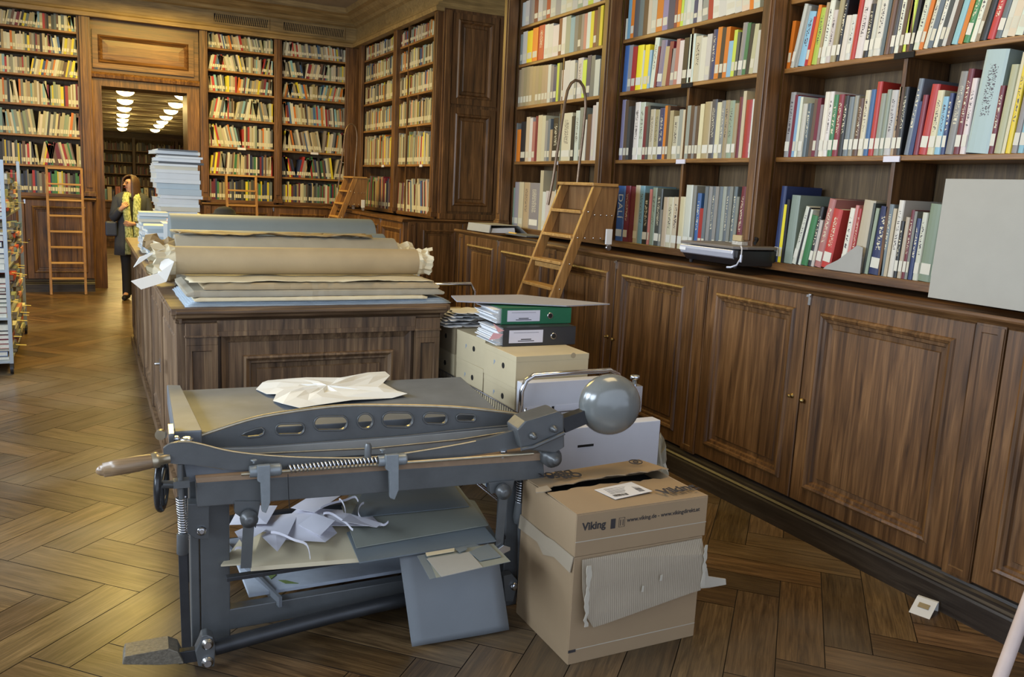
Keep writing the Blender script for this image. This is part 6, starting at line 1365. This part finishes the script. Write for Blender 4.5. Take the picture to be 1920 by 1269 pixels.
def archive_box(x0, x1, y0, y1, z0, z1, label, mat=M_ARCH, rot=0.0, hole=True):
    a = empty('archive_box', ((x0 + x1) / 2, (y0 + y1) / 2, z0), rot, label, 'box', 'archive boxes on the trolley'); w_, d_, h_ = (x1 - x0) / 2, (y1 - y0) / 2, z1 - z0
    MB().box(-w_, w_, -d_, d_, 0, h_).build('box_body', mat, a, 0.0015)
    MB().box(-w_ - .001, w_ + .001, -d_ - .001, d_ + .001, h_ - .028, h_ + .0008).build('lid', mat, a, 0.0015)
    if hole:
        MB().lathe((-w_ - .0002, -d_ * .25, h_ * .55), (-1, 0, 0), [(0, 0.015), (0.0012, 0.015)], 18).build('finger_hole', M_HOLE, a)
        text_mesh('pencil_letter', 'P', 0.035, plain_cache3(), a, (-w_ - .0008, d_ * .35, h_ * .45), (0, -1, 0), (0, 0, 1), 0.0003)
        MB().lathe((w_ * .55, -d_ - .0012, h_ * .96), (0, -1, 0), [(0, 0.014), (0.001, 0.014)], 16).build('finger_notch', M_ARCHD, a)
    return a
_p3 = {}
def plain_cache3():
    if not _p3: _p3[0] = plain('blue_pencil', (0.22, 0.32, 0.50), 0.8)
    return _p3[0]
archive_box(1.855, 2.265, 3.615, 3.985, 0.59, 0.745, 'tan archive box under the front box of the trolley, lettered P'); archive_box(1.85, 2.26, 3.61, 3.985, 0.7458, 0.905, 'tan archive box carrying the black binder, nearest on the trolley')
archive_box(1.86, 2.26, 3.62, 3.98, 0.433, 0.589, 'lowest tan archive box at the front of the trolley, mostly hidden', M_ARCHD)
Z3 = (0.433, 0.595, 0.757, 0.915)
for k in range(3):
    archive_box(1.86, 2.26, 4.02, 4.37, Z3[k], Z3[k + 1] - .001, 'tan archive box in the second trolley row, %s' % ('lowest', 'middle one', 'uppermost beneath the green binder')[k], (M_ARCHD, M_ARCH, M_ARCH)[k], 0.02 * k)
    archive_box(1.865, 2.26, 4.42, 4.78, Z3[k], Z3[k + 1] - .001, 'archive box in the third trolley row, %s' % ('lowest', 'middle one', 'uppermost')[k], (M_ARCHD, M_ARCH, M_ARCHD)[k])
    archive_box(1.87, 2.22, 4.84, 5.20, Z3[k], Z3[k + 1] - .001, 'brownish archive box at the far end of the trolley, %s' % ('lowest', 'middle one', 'uppermost')[k], M_ARCHD)
def binder(x0, y0, z0, w_, d_, h_, mat, label, rot):
    b = empty('ring_binder', (x0, y0, z0), rot, label, 'binder')
    MB().box(0, w_, 0, 0.004, 0, h_).box(0, w_, 0, d_, 0, 0.003).box(0, w_, 0, d_, h_ - .003, h_).build('cover', mat, b, 0.001)
    rg = random.Random(int(x0 * 100)); m = MB()
    for k in range(14): m.box(-rg.uniform(0.002, 0.05), w_ - 0.02, 0.02, d_ - .02, 0.004 + k * (h_ - .012) / 14, 0.004 + (k + .8) * (h_ - .012) / 14)
    m.build('paper_block', M_WHITE, b)
    lx = w_ * 0.08; MB().box(lx, lx + w_ * .46, -0.0012, 0, h_ * .18, h_ * .86).build('spine_label', M_CARD, b)
    MB().box(lx + w_ * .16, lx + w_ * .30, -0.0018, -.001, h_ * .34, h_ * .39).box(lx + w_ * .12, lx + w_ * .34, -0.0018, -.001, h_ * .26, h_ * .30).box(lx + w_ * .06, lx + w_ * .40, -0.0018, -.001, h_ * .72, h_ * .735).build('label_lines', M_PR, b)
    MB().lathe((w_ * .69, 0, h_ * .5), (0, -1, 0), [(0, 0.017), (0.002, 0.017), (0.003, 0.0145)], 22).build('finger_ring', M_CHROME, b)
    MB().lathe((w_ * .69, -0.0032, h_ * .5), (0, -1, 0), [(0, 0.0125), (0.0004, 0.0125)], 22).build('ring_hole', M_HOLE, b)
    return b
binder(1.895, 3.86, 0.906, 0.42, 0.29, 0.098, plain('black_binder', (0.03, 0.03, 0.032), 0.35), 'black ring binder with pink notes lying on the front archive box', -0.04)
binder(1.925, 3.95, 1.0052, 0.41, 0.28, 0.086, plain('green_binder', (0.01, 0.12, 0.055), 0.4), 'green ring binder lying on the black binder under the grey board', -0.04)
M_PINK = plain('pink_note', (0.72, 0.40, 0.45), 0.6)
for pp, nm in (([(1.86, 3.85, 0.985), (1.90, 3.86, 0.99), (1.88, 3.86, 1.0), (1.835, 3.86, 1.03)], 'pointed pink note sticking up from the black binder'), ([(1.80, 3.83, 0.95), (1.86, 3.835, 0.955), (1.885, 3.84, 0.975), (1.83, 3.84, 0.985)], 'wide pink note sticking out of the black binder')):
    MB().prism(pp, (0, -0.0012, 0)).build('pink_note', M_PINK, label=nm, cat='note')
o = MB().prism([(1.75, 4.14, 1.101), (1.80, 4.34, 1.103), (2.24, 4.36, 1.101), (2.60, 3.97, 1.097), (2.30, 3.93, 1.097)], (0, 0, 0.006)).build('grey_board', plain('lilac_grey_board', (0.33, 0.33, 0.37), 0.6, 0, 0.05), label='thin grey board lying askew on top of the green binder', cat='board')
for k in range(7):
    wavy('loose_sheet', 1.80 + .012 * k, 2.10 + .012 * k, 4.40 + .03 * (k % 3), 4.62 + .03 * (k % 3), 0.9165 + 0.0125 * k, 0.0015, M_WHITE, 60 + k, 0.007, 'loose white sheet left of the green binder, %s from the bottom' % ordn(k + 1), 'sheet', 'loose sheets beside the binders', 20, 8, 0.012)
# magazines in the baskets
rg = random.Random(14); x = 3.56
for k in range(26):
    th = rg.uniform(0.012, 0.03); c = rg.choice('wwwrblgmnwp'); h_ = rg.uniform(0.12, 0.16)
    o = MB().box(0, 0.23, 0, th, 0, h_).build('magazine', M_BOOKP.setdefault(c, plain('cover_' + NAMEC[c].replace(' ', '_'), PAL[c], .5, var=.05)), label='%s magazine standing in the lower trolley basket, %s from the front' % (NAMEC[c], ordn(k + 1)), cat='magazine', group='magazines in the lower basket'); o.location = (1.87, x, 0.134); x += th + .002
    MB().box(0.002, 0.228, th * .15, th * .85, h_, h_ + .001).build('page_block', M_PAGE, o)
x = 0
for k in range(9):
    th = rg.uniform(0.008, 0.016); o = MB().box(0, 0.03, 0, 0.30 + rg.uniform(-.05, .05), 0, th).build('loose_papers', M_WHITE, label='white papers squeezed between boxes and basket wire, %s layer from below' % ordn(k + 1), cat='papers', group='papers along the basket wire'); o.location = (1.848, 3.60 + rg.uniform(0, .05), 0.4245 + .002 + x * 1.0); x += th + .001
# big flat white boxes in front of the trolley
M_WB = plain('white_box_card', (0.58, 0.59, 0.64), 0.7, 0, 0.04)
t = empty('flat_white_box', (1.852, 3.535, 0.405), 0, 'flat white cardboard box standing upright behind the chrome trolley handle', 'box')
MB().box(0.0, 0.50, 0.0, 0.06, 0.0, 0.385).build('box_body', M_WB, t, 0.003)
MB().box(0.02, 0.165, -0.002, 0, 0.13, 0.265).build('flap', plain('white_flap', (0.62, 0.63, 0.70), .7, var=.03), t); MB().box(0.185, 0.46, -0.002, 0, 0.11, 0.265).build('flap', plain('white_flap', (0.62, 0.63, 0.70), .7, var=.03), t)
MB().box(0.168, 0.180, -0.0015, 0, 0.18, 0.26).build('slot', M_HOLE, t)
t = empty('flat_white_box', (1.80, 3.24, 0), 0, 'wide white cardboard panel box standing behind the ball counterweight', 'box')
MB().box(0.0, 0.66, 0.0, 0.07, 0.0, 0.64).build('box_body', M_WB, t, 0.004)
MB().box(0.20, 0.285, -0.002, 0, 0.545, 0.556).build('slots', M_HOLE, t)
o = MB(); crumple(o, (2.51, 3.30, 0.36), 0.035, 0.06, 0.16, 5, 12)
o = o.build('plastic_bag', plain('clear_bag', (0.35, 0.32, 0.24), 0.3, var=.2), label='crumpled translucent plastic bag stuck at the right side of the white panel box', cat='bag'); 
for v in o.data.vertices: v.co.z = max(v.co.z, 0.0) if v.co.z > 0.22 else v.co.z
# small thing behind the cabinet corner: pale box with lamp shade like disc and yellow foil in the gap
o = MB().box(2.02, 2.45, 6.6, 6.9, 0.0, 0.98).build('pale_box', M_JRN[0], label='tall pale box standing in the gap behind the oak cabinet end', cat='box')
o = MB(); rg = random.Random(8)
pts = [(1.87, 5.34, 1.08), (2.12, 5.36, 1.03), (2.04, 5.34, 0.96), (1.92, 5.34, 0.98), (1.90, 5.34, 0.86), (1.83, 5.34, 0.78), (1.83, 5.34, 1.0)]
o.prism(pts, (0, 0.004, 0)).build('yellow_foil', plain('yellow_foil_mat', (0.65, 0.52, 0.08), 0.35, 0, 0.2), label='crumpled yellow plastic film hanging between cabinet and trolley', cat='film')
